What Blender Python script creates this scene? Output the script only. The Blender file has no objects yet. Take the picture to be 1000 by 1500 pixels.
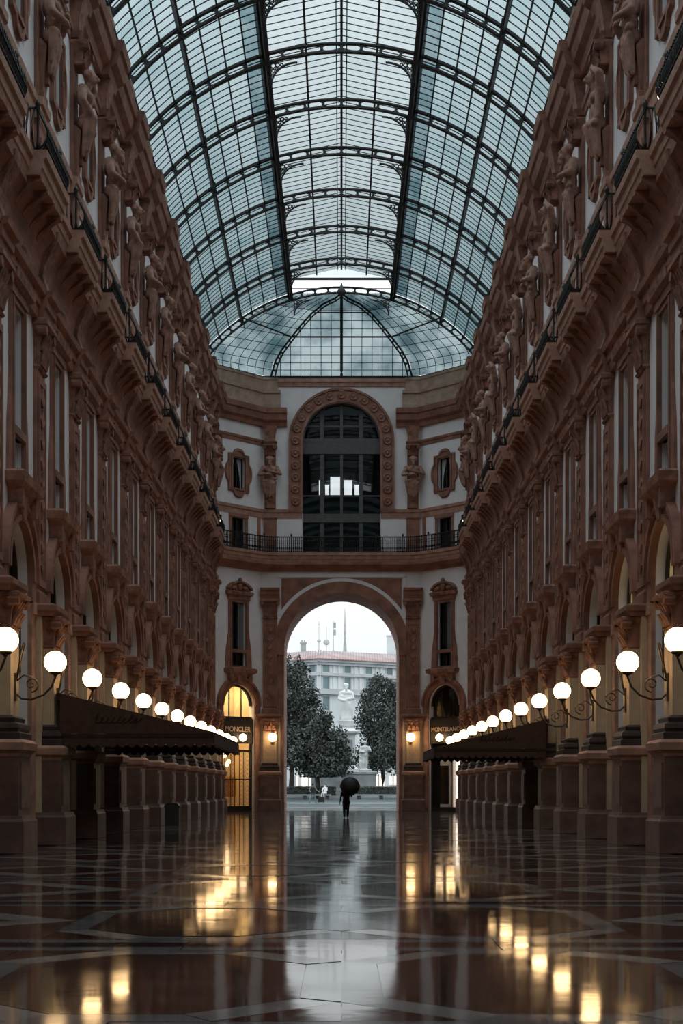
import bpy, bmesh, math, random
from mathutils import Vector, Matrix
random.seed(7)
PI = math.pi
R = math.radians
C = bpy.context.scene.collection
scene = bpy.context.scene

# ------------------------------------------------------------------ camera
cam = bpy.data.cameras.new('camera')
cam.sensor_fit = 'VERTICAL'; cam.sensor_height = 36.0
cam.lens = 36.0 * 2130 / 1500
cam.shift_y = 405 / 1500; cam.shift_x = 0.0
cam.clip_end = 2000
co = bpy.data.objects.new('camera', cam); C.objects.link(co)
co.location = (0, 0, 1.6); co.rotation_euler = (PI / 2, 0, 0)
scene.camera = co

# ------------------------------------------------------------------ world: overcast sky (brighter overhead)
wd = bpy.data.worlds.new('World'); scene.world = wd; wd.use_nodes = True
wn, wl = wd.node_tree.nodes, wd.node_tree.links
wn.clear()
w_tc = wn.new('ShaderNodeTexCoord'); w_sep = wn.new('ShaderNodeSeparateXYZ')
wl.new(w_tc.outputs['Generated'], w_sep.inputs[0])
w_cl = wn.new('ShaderNodeClamp'); wl.new(w_sep.outputs['Z'], w_cl.inputs[0])
w_ma = wn.new('ShaderNodeMath'); w_ma.operation = 'MULTIPLY_ADD'
SKY_H = 0.80
wl.new(w_cl.outputs[0], w_ma.inputs[0]); w_ma.inputs[1].default_value = 2.0 * SKY_H; w_ma.inputs[2].default_value = SKY_H
w_no = wn.new('ShaderNodeTexNoise'); w_no.inputs['Scale'].default_value = 2.2; w_no.inputs['Detail'].default_value = 5
wl.new(w_tc.outputs['Generated'], w_no.inputs['Vector'])
w_mr = wn.new('ShaderNodeMapRange'); w_mr.inputs[1].default_value = .3; w_mr.inputs[2].default_value = .7
w_mr.inputs[3].default_value = .86; w_mr.inputs[4].default_value = 1.1
wl.new(w_no.outputs[0], w_mr.inputs[0])
w_mu = wn.new('ShaderNodeMath'); w_mu.operation = 'MULTIPLY'
wl.new(w_ma.outputs[0], w_mu.inputs[0]); wl.new(w_mr.outputs[0], w_mu.inputs[1])
w_bg = wn.new('ShaderNodeBackground'); w_bg.inputs[0].default_value = (0.93, 0.985, 1.0, 1)
wl.new(w_mu.outputs[0], w_bg.inputs[1])
w_out = wn.new('ShaderNodeOutputWorld'); wl.new(w_bg.outputs[0], w_out.inputs[0])

vs = scene.view_settings
vs.view_transform = 'Standard'; vs.look = 'None'; vs.exposure = 0.24; vs.gamma = 1.0
vs.use_curve_mapping = False

# ------------------------------------------------------------------ materials
def mat(name, col, rough=.7, var=.25, scale=3.0, bump=0.0, bscale=12.0, metal=0.0, col2=None, spec=.5, detail=6, emit=None, es=0):
    m = bpy.data.materials.new(name); m.use_nodes = True
    n, l = m.node_tree.nodes, m.node_tree.links
    b = n['Principled BSDF']
    b.inputs['Roughness'].default_value = rough; b.inputs['Metallic'].default_value = metal
    b.inputs['Specular IOR Level'].default_value = spec
    tc = n.new('ShaderNodeTexCoord')
    no = n.new('ShaderNodeTexNoise'); no.inputs['Scale'].default_value = scale; no.inputs['Detail'].default_value = detail
    l.new(tc.outputs['Object'], no.inputs['Vector'])
    cr = n.new('ShaderNodeValToRGB')
    c2 = col2 or tuple(c * (1 - var) for c in col)
    cr.color_ramp.elements[0].position = .32; cr.color_ramp.elements[1].position = .68
    cr.color_ramp.elements[0].color = (*c2, 1); cr.color_ramp.elements[1].color = (*[min(1, c * (1 + var * .5)) for c in col], 1)
    l.new(no.outputs['Fac'], cr.inputs[0]); l.new(cr.outputs[0], b.inputs['Base Color'])
    if bump:
        nb = n.new('ShaderNodeTexNoise'); nb.inputs['Scale'].default_value = bscale; nb.inputs['Detail'].default_value = 5
        l.new(tc.outputs['Object'], nb.inputs['Vector'])
        bp = n.new('ShaderNodeBump'); bp.inputs['Strength'].default_value = bump; bp.inputs['Distance'].default_value = .03
        l.new(nb.outputs['Fac'], bp.inputs['Height']); l.new(bp.outputs[0], b.inputs['Normal'])
    if emit:
        b.inputs['Emission Color'].default_value = (*emit, 1); b.inputs['Emission Strength'].default_value = es
    return m

M = {}
M['stone'] = mat('stone', (.315, .15, .106), .75, .4, 1.3, .35, 14)
M['carved'] = mat('carved', (.32, .155, .11), .75, .55, 3, 1.0, 9)
M['tan'] = mat('tan', (.44, .255, .19), .7, .3, 3, .35, 18)
M['pinkstone'] = mat('pinkstone', (.17, .095, .078), .5, .4, 2.0, .2, 20)
M['darkstone'] = mat('darkstone', (.05, .036, .032), .45, .4, 4, .2, 20)
M['stucco'] = mat('stucco', (.84, .83, .86), .85, .06, 1.2, .15, 30)
M['attic'] = mat('attic', (.46, .34, .27), .85, .25, 2, .3, 20)
M['cream'] = mat('cream', (.55, .43, .30), .7, .15, 3, .15, 20)
M['statue'] = mat('statue', (.38, .215, .16), .7, .4, 4, .4, 14)
M['iron'] = mat('iron', (.018, .018, .02), .45, .3, 8, 0, metal=.3)
M['ironroof'] = mat('ironroof', (.035, .034, .036), .6, .3, 4)
M['lampiron'] = mat('lampiron', (.10, .075, .05), .4, .3, 8, 0, metal=.6)
M['frame'] = mat('frame', (.10, .095, .10), .6, .25, 5)
M['framedark'] = mat('framedark', (.02, .017, .016), .5, .3, 5)
M['dpane'] = mat('dpane', (.006, .006, .007), .08, .3, 1.5, 0)
M['shutter'] = mat('shutter', (.16, .17, .185), .7, .2, 6)
M['curtain'] = mat('curtain', (.55, .56, .6), .9, .15, 8)
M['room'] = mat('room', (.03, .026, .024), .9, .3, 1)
M['fabric'] = mat('fabric', (.075, .036, .026), .9, .25, 5, .15, 40)
M['fabricdark'] = mat('fabricdark', (.03, .016, .012), .9, .25, 5)
M['script'] = mat('script', (.02, .012, .01), .9, .1, 5)
M['gold'] = mat('gold', (.78, .55, .34), .5, .1, 5)
M['shopcream'] = mat('shopcream', (.75, .62, .42), .8, .08, 1)
M['garment'] = mat('garment', (.55, .30, .10), .8, .4, 3)
M['whitepaint'] = mat('whitepaint', (.62, .58, .57), .6, .08, 3)
M['bin'] = mat('bin', (.02, .02, .02), .5, .2, 5)
M['coat'] = mat('coat', (.010, .010, .012), .85, .3, 8)
M['umbrella'] = mat('umbrella', (.008, .008, .009), .6, .3, 8)
M['skin'] = mat('skin', (.42, .26, .19), .6, .1, 8)
M['hair'] = mat('hair', (.02, .014, .011), .7, .3, 20)
M['whitecloth'] = mat('whitecloth', (.72, .72, .74), .85, .1, 6)
M['greycloth'] = mat('greycloth', (.22, .26, .29), .85, .2, 6)
M['leaf'] = mat('leaf', (.05, .062, .055), .6, .45, .7, 0, col2=(.014, .018, .018))
M['bark'] = mat('bark', (.05, .04, .033), .9, .4, 5, .6, 15)
M['marblew'] = mat('marblew', (.60, .63, .64), .6, .2, 1.0, .2, 8)
M['marbleg'] = mat('marbleg', (.27, .30, .31), .6, .25, 1.0, .2, 8)
M['facade'] = mat('facade', (.62, .66, .68), .85, .12, .3, .1, 4)
M['facadecor'] = mat('facadecor', (.50, .52, .54), .85, .15, .5)
M['farpane'] = mat('farpane', (.16, .24, .26), .3, .3, .5)
M['rooftile'] = mat('rooftile', (.36, .23, .215), .85, .25, .5, .4, 6)
M['rooftile2'] = mat('rooftile2', (.33, .28, .29), .85, .25, .5, .4, 6)
M['metalgrey'] = mat('metalgrey', (.35, .37, .38), .6, .2, 2)
M['hidden'] = mat('shellwall', (.40, .28, .23), .85, .2, 1)

def emissive(name, col, strength, base=(.8, .8, .8)):
    m = bpy.data.materials.new(name); m.use_nodes = True
    b = m.node_tree.nodes['Principled BSDF']
    n, l = m.node_tree.nodes, m.node_tree.links
    tc = n.new('ShaderNodeTexCoord'); no = n.new('ShaderNodeTexNoise'); no.inputs['Scale'].default_value = 6
    l.new(tc.outputs['Object'], no.inputs['Vector'])
    cr = n.new('ShaderNodeValToRGB')
    cr.color_ramp.elements[0].color = (*[c * .93 for c in base], 1); cr.color_ramp.elements[1].color = (*base, 1)
    l.new(no.outputs[0], cr.inputs[0]); l.new(cr.outputs[0], b.inputs['Base Color'])
    b.inputs['Emission Color'].default_value = (*col, 1); b.inputs['Emission Strength'].default_value = strength
    b.inputs['Roughness'].default_value = .4
    return m
M['globe'] = emissive('globe', (1.0, .62, .28), 8.0)
M['bulb'] = emissive('bulb', (1.0, .66, .36), 5.0)
M['lightbox'] = emissive('lightbox', (1.0, .86, .68), 1.3)
M['litwindow'] = emissive('litwindow', (1.0, .74, .52), .95)
M['litlunette'] = emissive('litlunette', (1.0, .72, .30), .16, (.6, .5, .35))

def glass(name, tint, dirt, scale, lo=.45, hi=.62, gloss=.05, rough=.05):
    """dirty pane: each face lets colour^(1/cos) through, as a film of grime does; tint and dirt are for two faces at right angles"""
    m = bpy.data.materials.new(name); m.use_nodes = True
    n, l = m.node_tree.nodes, m.node_tree.links
    n.clear()
    out = n.new('ShaderNodeOutputMaterial')
    tr = n.new('ShaderNodeBsdfTransparent'); gl = n.new('ShaderNodeBsdfGlossy'); gl.inputs['Roughness'].default_value = rough
    gl.inputs['Color'].default_value = (.8, .85, .87, 1)
    mx = n.new('ShaderNodeMixShader'); mx.inputs[0].default_value = gloss
    geo = n.new('ShaderNodeNewGeometry')
    no = n.new('ShaderNodeTexNoise'); no.inputs['Scale'].default_value = scale; no.inputs['Detail'].default_value = 4
    l.new(geo.outputs['Position'], no.inputs['Vector'])
    cr = n.new('ShaderNodeValToRGB')
    cr.color_ramp.elements[0].position = lo; cr.color_ramp.elements[1].position = hi
    cr.color_ramp.elements[0].color = (*tint, 1); cr.color_ramp.elements[1].color = (*dirt, 1)
    l.new(no.outputs[0], cr.inputs[0])
    dt = n.new('ShaderNodeVectorMath'); dt.operation = 'DOT_PRODUCT'
    l.new(geo.outputs['Incoming'], dt.inputs[0]); l.new(geo.outputs['Normal'], dt.inputs[1])
    ab = n.new('ShaderNodeMath'); ab.operation = 'ABSOLUTE'; l.new(dt.outputs['Value'], ab.inputs[0])
    mxm = n.new('ShaderNodeMath'); mxm.operation = 'MAXIMUM'; mxm.inputs[1].default_value = .2; l.new(ab.outputs[0], mxm.inputs[0])
    dv = n.new('ShaderNodeMath'); dv.operation = 'DIVIDE'; dv.inputs[0].default_value = .5; l.new(mxm.outputs[0], dv.inputs[1])
    se = n.new('ShaderNodeSeparateColor'); co_ = n.new('ShaderNodeCombineColor'); l.new(cr.outputs[0], se.inputs[0])
    for c in range(3):
        pw = n.new('ShaderNodeMath'); pw.operation = 'POWER'
        l.new(se.outputs[c], pw.inputs[0]); l.new(dv.outputs[0], pw.inputs[1]); l.new(pw.outputs[0], co_.inputs[c])
    l.new(co_.outputs[0], tr.inputs[0])
    l.new(tr.outputs[0], mx.inputs[1]); l.new(gl.outputs[0], mx.inputs[2]); l.new(mx.outputs[0], out.inputs[0])
    return m
M['vglass'] = glass('vglass', (.615, .665, .678), (.555, .625, .64), .35)
M['rowglass'] = glass('rowglass', (.46, .525, .545), (.38, .46, .485), .6)  # darker tint, for the pane row next to the lantern
M['lglass'] = glass('lglass', (.69, .72, .73), (.66, .695, .705), .35)
M['dglass'] = glass('dglass', (.36, .42, .435), (.085, .14, .16), .5, .40, .68)
M['clear'] = glass('clear', (.72, .74, .75), (.65, .67, .69), .5, gloss=.04, rough=.02)

def floor_mat(name, col, col2, rough, scale=2.0, bump=.02, spec=.5):
    m = mat(name, col, rough, .3, scale, 0, 1, col2=col2, spec=spec)
    n, l = m.node_tree.nodes, m.node_tree.links
    b = n['Principled BSDF']
    geo = n.new('ShaderNodeNewGeometry')
    nb = n.new('ShaderNodeTexNoise'); nb.inputs['Scale'].default_value = 1.6; nb.inputs['Detail'].default_value = 3
    l.new(geo.outputs['Position'], nb.inputs['Vector'])
    bp = n.new('ShaderNodeBump'); bp.inputs['Strength'].default_value = bump; bp.inputs['Distance'].default_value = .05
    l.new(nb.outputs[0], bp.inputs['Height']); l.new(bp.outputs[0], b.inputs['Normal'])
    nr = n.new('ShaderNodeTexNoise'); nr.inputs['Scale'].default_value = .8; nr.inputs['Detail'].default_value = 4
    l.new(geo.outputs['Position'], nr.inputs['Vector'])
    mr = n.new('ShaderNodeMapRange'); mr.inputs[1].default_value = .3; mr.inputs[2].default_value = .7
    mr.inputs[3].default_value = rough * .7; mr.inputs[4].default_value = rough * 1.4
    l.new(nr.outputs[0], mr.inputs[0]); l.new(mr.outputs[0], b.inputs['Roughness'])
    return m
M['fl_brown'] = floor_mat('fl_brown', (.062, .031, .024), (.034, .018, .015), 0.065, spec=.22)
M['fl_red'] = floor_mat('fl_red', (.05, .021, .016), (.028, .012, .01), 0.06, spec=.22)
M['fl_dark'] = floor_mat('fl_dark', (.014, .013, .014), (.008, .008, .009), 0.055, spec=.22)
M['fl_light'] = floor_mat('fl_light', (.20, .185, .18), (.13, .118, .115), 0.085, spec=.22)
M['fl_grey'] = floor_mat('fl_grey', (.12, .125, .135), (.075, .077, .083), 0.075, spec=.22)
M['piazza'] = floor_mat('piazza', (.036, .056, .064), (.024, .038, .044), .5, 1.0, .1, .2)
M['piazzalight'] = floor_mat('piazzalight', (.085, .12, .13), (.06, .085, .095), .5, 1.0, .1, .2)

# ------------------------------------------------------------------ mesh kit
class MB:
    def __init__(s): s.v, s.f, s.sm = [], [], []
    def add(s, vs, fs, smooth=False):
        o = len(s.v); s.v += [tuple(v) for v in vs]
        for f in fs: s.f.append([i + o for i in f]); s.sm.append(smooth)
        return s
    def box(s, x0, x1, y0, y1, z0, z1):
        return s.frus(x0, x1, y0, y1, z0, x0, x1, y0, y1, z1)
    def frus(s, a0, a1, b0, b1, z0, c0, c1, d0, d1, z1):
        v = [(a0, b0, z0), (a1, b0, z0), (a1, b1, z0), (a0, b1, z0), (c0, d0, z1), (c1, d0, z1), (c1, d1, z1), (c0, d1, z1)]
        return s.add(v, [(3, 2, 1, 0), (4, 5, 6, 7), (0, 1, 5, 4), (1, 2, 6, 5), (2, 3, 7, 6), (3, 0, 4, 7)])
    def stack(s, prof, back=0.0):
        """square-plan moulded block: prof = [(halfwidth, depth, z)...]"""
        vs, fs = [], []
        for (h, d, z) in prof: vs += [(-h, back, z), (h, back, z), (h, d, z), (-h, d, z)]
        n = len(prof)
        for i in range(n - 1):
            for k in range(4):
                a, b = i * 4 + k, i * 4 + (k + 1) % 4
                fs.append((a, b, b + 4, a + 4))
        fs += [(3, 2, 1, 0), tuple(range(4 * n - 4, 4 * n))]
        return s.add(vs, fs)
    def ext(s, poly, a, b, ax):
        """extrude closed 2D poly between a and b; ax: 'u' poly=(d,z), 'd' poly=(u,z), 'z' poly=(u,d)"""
        def P(p, t): return {'u': (t, p[0], p[1]), 'd': (p[0], t, p[1]), 'z': (p[0], p[1], t)}[ax]
        n = len(poly)
        vs = [P(p, a) for p in poly] + [P(p, b) for p in poly]
        fs = [tuple(range(n - 1, -1, -1)), tuple(range(n, 2 * n))] + [(i, (i + 1) % n, (i + 1) % n + n, i + n) for i in range(n)]
        return s.add(vs, fs)
    def ringp(s, outer, inner, d0, d1):
        """closed ring between two loops of (u,z), from depth d0 to d1"""
        n = len(outer)
        vs = [(p[0], d0, p[1]) for p in outer] + [(p[0], d0, p[1]) for p in inner] + [(p[0], d1, p[1]) for p in outer] + [(p[0], d1, p[1]) for p in inner]
        fs = []
        for i in range(n):
            j = (i + 1) % n
            fs += [(i, j, n + j, n + i), (2 * n + i, 3 * n + i, 3 * n + j, 2 * n + j), (i, 2 * n + i, 2 * n + j, j), (n + i, n + j, 3 * n + j, 3 * n + i)]
        return s.add(vs, fs)
    def strip(s, outer, inner, d0, d1):
        """open band between two polylines of (u,z)"""
        n = len(outer)
        vs = [(p[0], d0, p[1]) for p in outer] + [(p[0], d0, p[1]) for p in inner] + [(p[0], d1, p[1]) for p in outer] + [(p[0], d1, p[1]) for p in inner]
        fs = []
        for i in range(n - 1):
            j = i + 1
            fs += [(i, j, n + j, n + i), (2 * n + i, 3 * n + i, 3 * n + j, 2 * n + j), (i, 2 * n + i, 2 * n + j, j), (n + i, n + j, 3 * n + j, 3 * n + i)]
        e = n - 1
        fs += [(0, n, 3 * n, 2 * n), (e, 2 * n + e, 3 * n + e, n + e)]
        return s.add(vs, fs)
    def tube(s, pts, r, seg=8, cap=True):
        pts = [Vector(p) for p in pts]; n = len(pts)
        rs = r if isinstance(r, (list, tuple)) else [r] * n
        vs, fs = [], []
        up = Vector((0, 0, 1))
        for i, p in enumerate(pts):
            t = (pts[min(i + 1, n - 1)] - pts[max(i - 1, 0)]).normalized()
            a = t.cross(up)
            if a.length < .05: a = t.cross(Vector((1, 0, 0)))
            a.normalize(); b = a.cross(t)
            for k in range(seg):
                q = 2 * PI * k / seg
                vs.append(p + (a * math.cos(q) + b * math.sin(q)) * rs[i])
        for i in range(n - 1):
            for k in range(seg):
                k2 = (k + 1) % seg
                fs.append((i * seg + k, i * seg + k2, (i + 1) * seg + k2, (i + 1) * seg + k))
        if cap: fs += [tuple(range(seg - 1, -1, -1)), tuple(range((n - 1) * seg, n * seg))]
        return s.add(vs, fs, seg > 4)
    def lathe(s, prof, c=(0, 0, 0), seg=16, smooth=True):
        vs, fs = [], []
        for (r, z) in prof:
            for k in range(seg):
                q = 2 * PI * k / seg
                vs.append((c[0] + r * math.cos(q), c[1] + r * math.sin(q), c[2] + z))
        n = len(prof)
        for i in range(n - 1):
            for k in range(seg):
                k2 = (k + 1) % seg
                fs.append((i * seg + k, i * seg + k2, (i + 1) * seg + k2, (i + 1) * seg + k))
        fs += [tuple(range(seg - 1, -1, -1)), tuple(range((n - 1) * seg, n * seg))]
        return s.add(vs, fs, smooth)
    def ball(s, c, r, seg=20, rings=12):
        rr = r if isinstance(r, (tuple, list)) else (r, r, r)
        vs = [(c[0], c[1], c[2] - rr[2])]; fs = []
        for i in range(1, rings):
            a = -PI / 2 + PI * i / rings
            for k in range(seg):
                q = 2 * PI * k / seg
                vs.append((c[0] + rr[0] * math.cos(a) * math.cos(q), c[1] + rr[1] * math.cos(a) * math.sin(q), c[2] + rr[2] * math.sin(a)))
        vs.append((c[0], c[1], c[2] + rr[2])); t = len(vs) - 1
        for k in range(seg):
            k2 = (k + 1) % seg
            fs.append((0, 1 + k2, 1 + k)); fs.append((t, 1 + (rings - 2) * seg + k, 1 + (rings - 2) * seg + k2))
            for i in range(rings - 2):
                fs.append((1 + i * seg + k, 1 + i * seg + k2, 1 + (i + 1) * seg + k2, 1 + (i + 1) * seg + k))
        return s.add(vs, fs, True)
    def sweep(s, path, prof, flip=1):
        """prof (d,z) swept along plan polyline path [(x,y)], d measured to the given side, mitred"""
        n, m = len(path), len(prof)
        vs, fs = [], []
        for i in range(n):
            p = Vector(path[i])
            t0 = (Vector(path[i]) - Vector(path[i - 1])).normalized() if i else None
            t1 = (Vector(path[i + 1]) - Vector(path[i])).normalized() if i < n - 1 else None
            t0 = t0 or t1; t1 = t1 or t0
            n0 = Vector((t0.y, -t0.x)) * flip; n1 = Vector((t1.y, -t1.x)) * flip
            nn = (n0 + n1).normalized(); k = 1 / max(.3, nn.dot(n0))
            for (d, z) in prof:
                q = p + nn * d * k
                vs.append((q.x, q.y, z))
        for i in range(n - 1):
            for k in range(m):
                k2 = (k + 1) % m
                fs.append((i * m + k, i * m + k2, (i + 1) * m + k2, (i + 1) * m + k))
        fs += [tuple(range(m)), tuple(range((n - 1) * m, n * m))]
        return s.add(vs, fs)
    def mesh(s, name, m, fix=True):
        me = bpy.data.meshes.new(name)
        me.from_pydata(s.v, [], s.f)
        if any(s.sm): me.polygons.foreach_set('use_smooth', s.sm)
        me.materials.append(M[m] if isinstance(m, str) else m)
        if fix:
            bm = bmesh.new(); bm.from_mesh(me); bmesh.ops.recalc_face_normals(bm, faces=bm.faces); bm.to_mesh(me); bm.free()
        me.update()
        return me

def O(name, me, parent=None, loc=(0, 0, 0), rz=0.0, label=None, cat=None, group=None, kind=None, rot=None):
    o = bpy.data.objects.new(name, me); C.objects.link(o)
    o.location = loc
    if rot: o.rotation_euler = rot
    elif rz: o.rotation_euler = (0, 0, rz)
    if parent: o.parent = parent
    if label: o['label'] = label
    if cat: o['category'] = cat
    if group: o['group'] = group
    if kind: o['kind'] = kind
    return o

def arc(cx, cz, r, a0, a1, n):
    return [(cx + r * math.cos(a0 + (a1 - a0) * i / n), cz + r * math.sin(a0 + (a1 - a0) * i / n)) for i in range(n + 1)]

def arch_panel(mb, u0, u1, z0, z1, r, zs, zb, d0, d1, n=16, uc=0):
    """wall slab with an arched opening (half width r, springing zs, bottom zb)"""
    pts = arc(uc, zs, r, PI, 0, n)
    if zb > z0: mb.box(u0, u1, d0, d1, z0, zb)
    mb.box(u0, uc - r, d0, d1, zb, zs); mb.box(uc + r, u1, d0, d1, zb, zs)
    top = []
    for i, p in enumerate(pts):
        top.append((u0 + (u1 - u0) * i / n, z1))
    top[0] = (u0, z1); top[-1] = (u1, z1)
    # side wedges so the strip starts at the full panel width
    o = [(u0, zs)] + top + [(u1, zs)]
    i_ = [pts[0]] + pts + [pts[-1]]
    return mb.strip(o, i_, d0, d1)

def holes_panel(mb, u0, u1, z0, z1, d0, d1, holes):
    """slab with centred rectangular holes stacked in z: holes [(hw, za, zb)]"""
    z = z0
    for (hw, za, zb) in sorted(holes, key=lambda h: h[1]):
        if za > z: mb.box(u0, u1, d0, d1, z, za)
        mb.box(u0, -hw, d0, d1, za, zb); mb.box(hw, u1, d0, d1, za, zb)
        z = zb
    if z < z1: mb.box(u0, u1, d0, d1, z, z1)
    return mb

def organic(name, parts, voxel, m, smooth=4):
    """one continuous surface from overlapping ellipsoids ('e') and tapered limbs ('c')"""
    mb = MB()
    for p in parts:
        if p[0] == 'e': mb.ball(p[1], p[2], 16, 10)
        else:
            a, b = Vector(p[1]), Vector(p[2]); pts, rs = [], []
            ax = (b - a).normalized()
            for q in (-90, -60, -30): pts.append(a + ax * p[3] * math.sin(R(q))); rs.append(max(.001, p[3] * math.cos(R(q))))
            pts.append(a); rs.append(p[3]); pts.append(b); rs.append(p[4])
            for q in (30, 60, 90): pts.append(b + ax * p[4] * math.sin(R(q))); rs.append(max(.001, p[4] * math.cos(R(q))))
            mb.tube(pts, rs, 12)
    me = mb.mesh(name + '_src', m)
    o = bpy.data.objects.new('tmp_shape', me); C.objects.link(o)
    rm = o.modifiers.new('r', 'REMESH'); rm.mode = 'VOXEL'; rm.voxel_size = voxel; rm.use_smooth_shade = True
    if smooth:
        sm = o.modifiers.new('s', 'SMOOTH'); sm.iterations = smooth; sm.factor = .5
    dg = bpy.context.evaluated_depsgraph_get()
    res = bpy.data.meshes.new_from_object(o.evaluated_get(dg)); res.name = name
    bpy.data.objects.remove(o); bpy.data.meshes.remove(me)
    if not res.materials: res.materials.append(M[m])
    return res

# ------------------------------------------------------------------ layout
W = 8.8                                   # half width of the gallery
S = 5.44                                  # bay length
Y0, YC, YE = 36.6, 99.8, 103.0            # first lamp pier, chamfer corner, end wall
PIERS = [Y0 + S * k for k in range(-1, 12)]
MIDS = [y - S / 2 for y in PIERS]
XC = 5.6                                  # half width of the straight end wall
CHX, CHY = (W + XC) / 2, (YC + YE) / 2
ROT = {-1: -PI / 2, 1: PI / 2}
CROT = {-1: R(-135), 1: R(135)}
def side(s, y): return (s * W, y, 0)

# ------------------------------------------------------------------ floor
floor = O('floor', MB().box(-9.4, 9.4, -30, 108, -.3, -.02).mesh('floor', 'fl_dark'), label='dark polished marble gallery floor with inlaid bands', cat='floor', kind='structure')
rest = {}
def slab(poly, key, single):
    cx = sum(p[0] for p in poly) / len(poly); cy = sum(p[1] for p in poly) / len(poly)
    q = []
    for (x, y) in poly:
        dx, dy = x - cx, y - cy; L = math.hypot(dx, dy); k = max(0, (L - .005) / L)
        q.append((cx + dx * k, cy + dy * k))
    sz = max(abs(p[0] - cx) for p in q) + max(abs(p[1] - cy) for p in q)
    a = random.gauss(0, .0009); b = random.gauss(0, .0016)
    lim = .006 / max(sz, .3)
    a = max(-lim, min(lim, a)); b = max(-lim * 1.5, min(lim * 1.5, b))
    n = len(q)
    vs = [(x - cx, y - cy, -.025) for x, y in q] + [(x - cx, y - cy, a * (x - cx) + b * (y - cy) - .004) for x, y in q]
    fs = [tuple(range(n - 1, -1, -1)), tuple(range(n, 2 * n))] + [(i, (i + 1) % n, (i + 1) % n + n, i + n) for i in range(n)]
    if single:
        O('floor_slab', MB().add(vs, fs).mesh('floor_slab', key, False), floor, (cx, cy, 0))
    else:
        rest.setdefault(key, MB()).add([(x + cx, y + cy, z) for x, y, z in vs], fs)
def octa(x0, x1, y0, y1, c): return [(x0 + c, y0), (x1 - c, y0), (x1, y0 + c), (x1, y1 - c), (x1 - c, y1), (x0 + c, y1), (x0, y1 - c), (x0, y0 + c)]
for mI in range(-1, 18):
    ya = 14.4 + S * (mI - 1)
    one = -1 <= mI <= 4
    for k in range(5):
        x0 = -8.0 + 3.2 * k; x1 = x0 + 3.2
        slab([(x0, ya), (x1, ya), (x1, ya + .3), (x0, ya + .3)], 'fl_grey', one)
        slab([(x0, ya + .3), (x1, ya + .3), (x1, ya + .75), (x0, ya + .75)], 'fl_dark' if k % 2 else 'fl_brown', one)
        slab([(x0, ya + .75), (x1, ya + .75), (x1, ya + 1.05), (x0, ya + 1.05)], 'fl_grey', one)
    fa, fb = ya + 1.05, ya + S
    for (x0, x1, kind) in ((-8, -3.2, 'd'), (-3.2, 0, 'o'), (0, 3.2, 'o'), (3.2, 8, 'd')):
        if kind == 'o':
            c = .9; t = .32
            ou = octa(x0, x1, fa, fb, c); inn = octa(x0 + t, x1 - t, fa + t, fb - t, c - .1)
            slab(inn, 'fl_brown', one)
            for i in range(8):
                j = (i + 1) % 8
                slab([ou[i], ou[j], inn[j], inn[i]], 'fl_grey' if i % 2 == 0 else 'fl_light', one and i % 2 == 0)
            for (cx, cy, p, q) in ((x0, fa, ou[7], ou[0]), (x1, fa, ou[1], ou[2]), (x1, fb, ou[3], ou[4]), (x0, fb, ou[5], ou[6])):
                slab([(cx, cy), p, q] , 'fl_red', False)
        else:
            mx, my = (x0 + x1) / 2, (fa + fb) / 2
            ou = [(mx, fa), (x1, my), (mx, fb), (x0, my)]
            inn = [(mx, fa + .75), (x1 - .8, my), (mx, fb - .75), (x0 + .8, my)]
            slab(inn, 'fl_red', one)
            for i in range(4): slab([ou[i], ou[(i + 1) % 4], inn[(i + 1) % 4], inn[i]], 'fl_light', one)
            for (cx, cy, p, q) in ((x0, fa, ou[3], ou[0]), (x1, fa, ou[0], ou[1]), (x1, fb, ou[1], ou[2]), (x0, fb, ou[2], ou[3])):
                slab([(cx, cy), p, q], 'fl_brown', one)
for k, mb in rest.items():
    o = O('floor_paving', mb.mesh('floor_paving', k, False), floor, kind='stuff')

# ------------------------------------------------------------------ side and end walls: shared meshes (local u along wall, d out from wall, z up)
def moulding(prof, L, m, name): return MB().ext(prof, -L / 2, L / 2, 'u').mesh(name, m)
H_ = .5
ENT = [(0, 15.0), (.16, 15.0), (.2, 15.25), (.26, 15.3), (.28, 15.55), (.4, 15.6), (.44, 15.75), (0, 15.75)]
SOFF = [(0, 15.75), (.1, 15.75), (.12, 16.3), (.2, 16.7), (.34, 17.05), (.54, 17.3), (.62, 17.36), (.62, 17.55), (0, 17.55)]
SOFF_END = [(0, 16.95), (.1, 16.95), (.14, 17.1), (.36, 17.2), (.56, 17.34), (.62, 17.38), (.62, 17.55), (0, 17.55)]
BAL = [(0, 17.55), (.62, 17.55), (.66, 17.7), (.7, 17.74), (.72, 17.95), (.8, 18.0), (.82, 18.2), (0, 18.2)]
STR = [(0, 20.75), (.05, 20.75), (.07, 21.1), (.14, 21.15), (.16, 21.35), (0, 21.4)]
BAND = [(0, 25.85), (.05, 25.85), (.07, 26.05), (.13, 26.1), (.16, 26.25), (0, 26.3)]
COR = [(0, 27.2), (.2, 27.2), (.28, 27.45), (.5, 27.6), (.56, 27.8), (.6, 28.0), (.7, 28.05), (.76, 28.4), (0, 28.5)]
ATT = [(-.3, 28.4), (.28, 28.4), (.28, 28.75), (.2, 28.8), (.2, 29.5), (.32, 29.55), (.34, 29.75), (-.8, 29.75), (-.8, 28.4)]
def shift(prof, k): return [(d + k if d > 0 else d, z) for d, z in prof]

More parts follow.
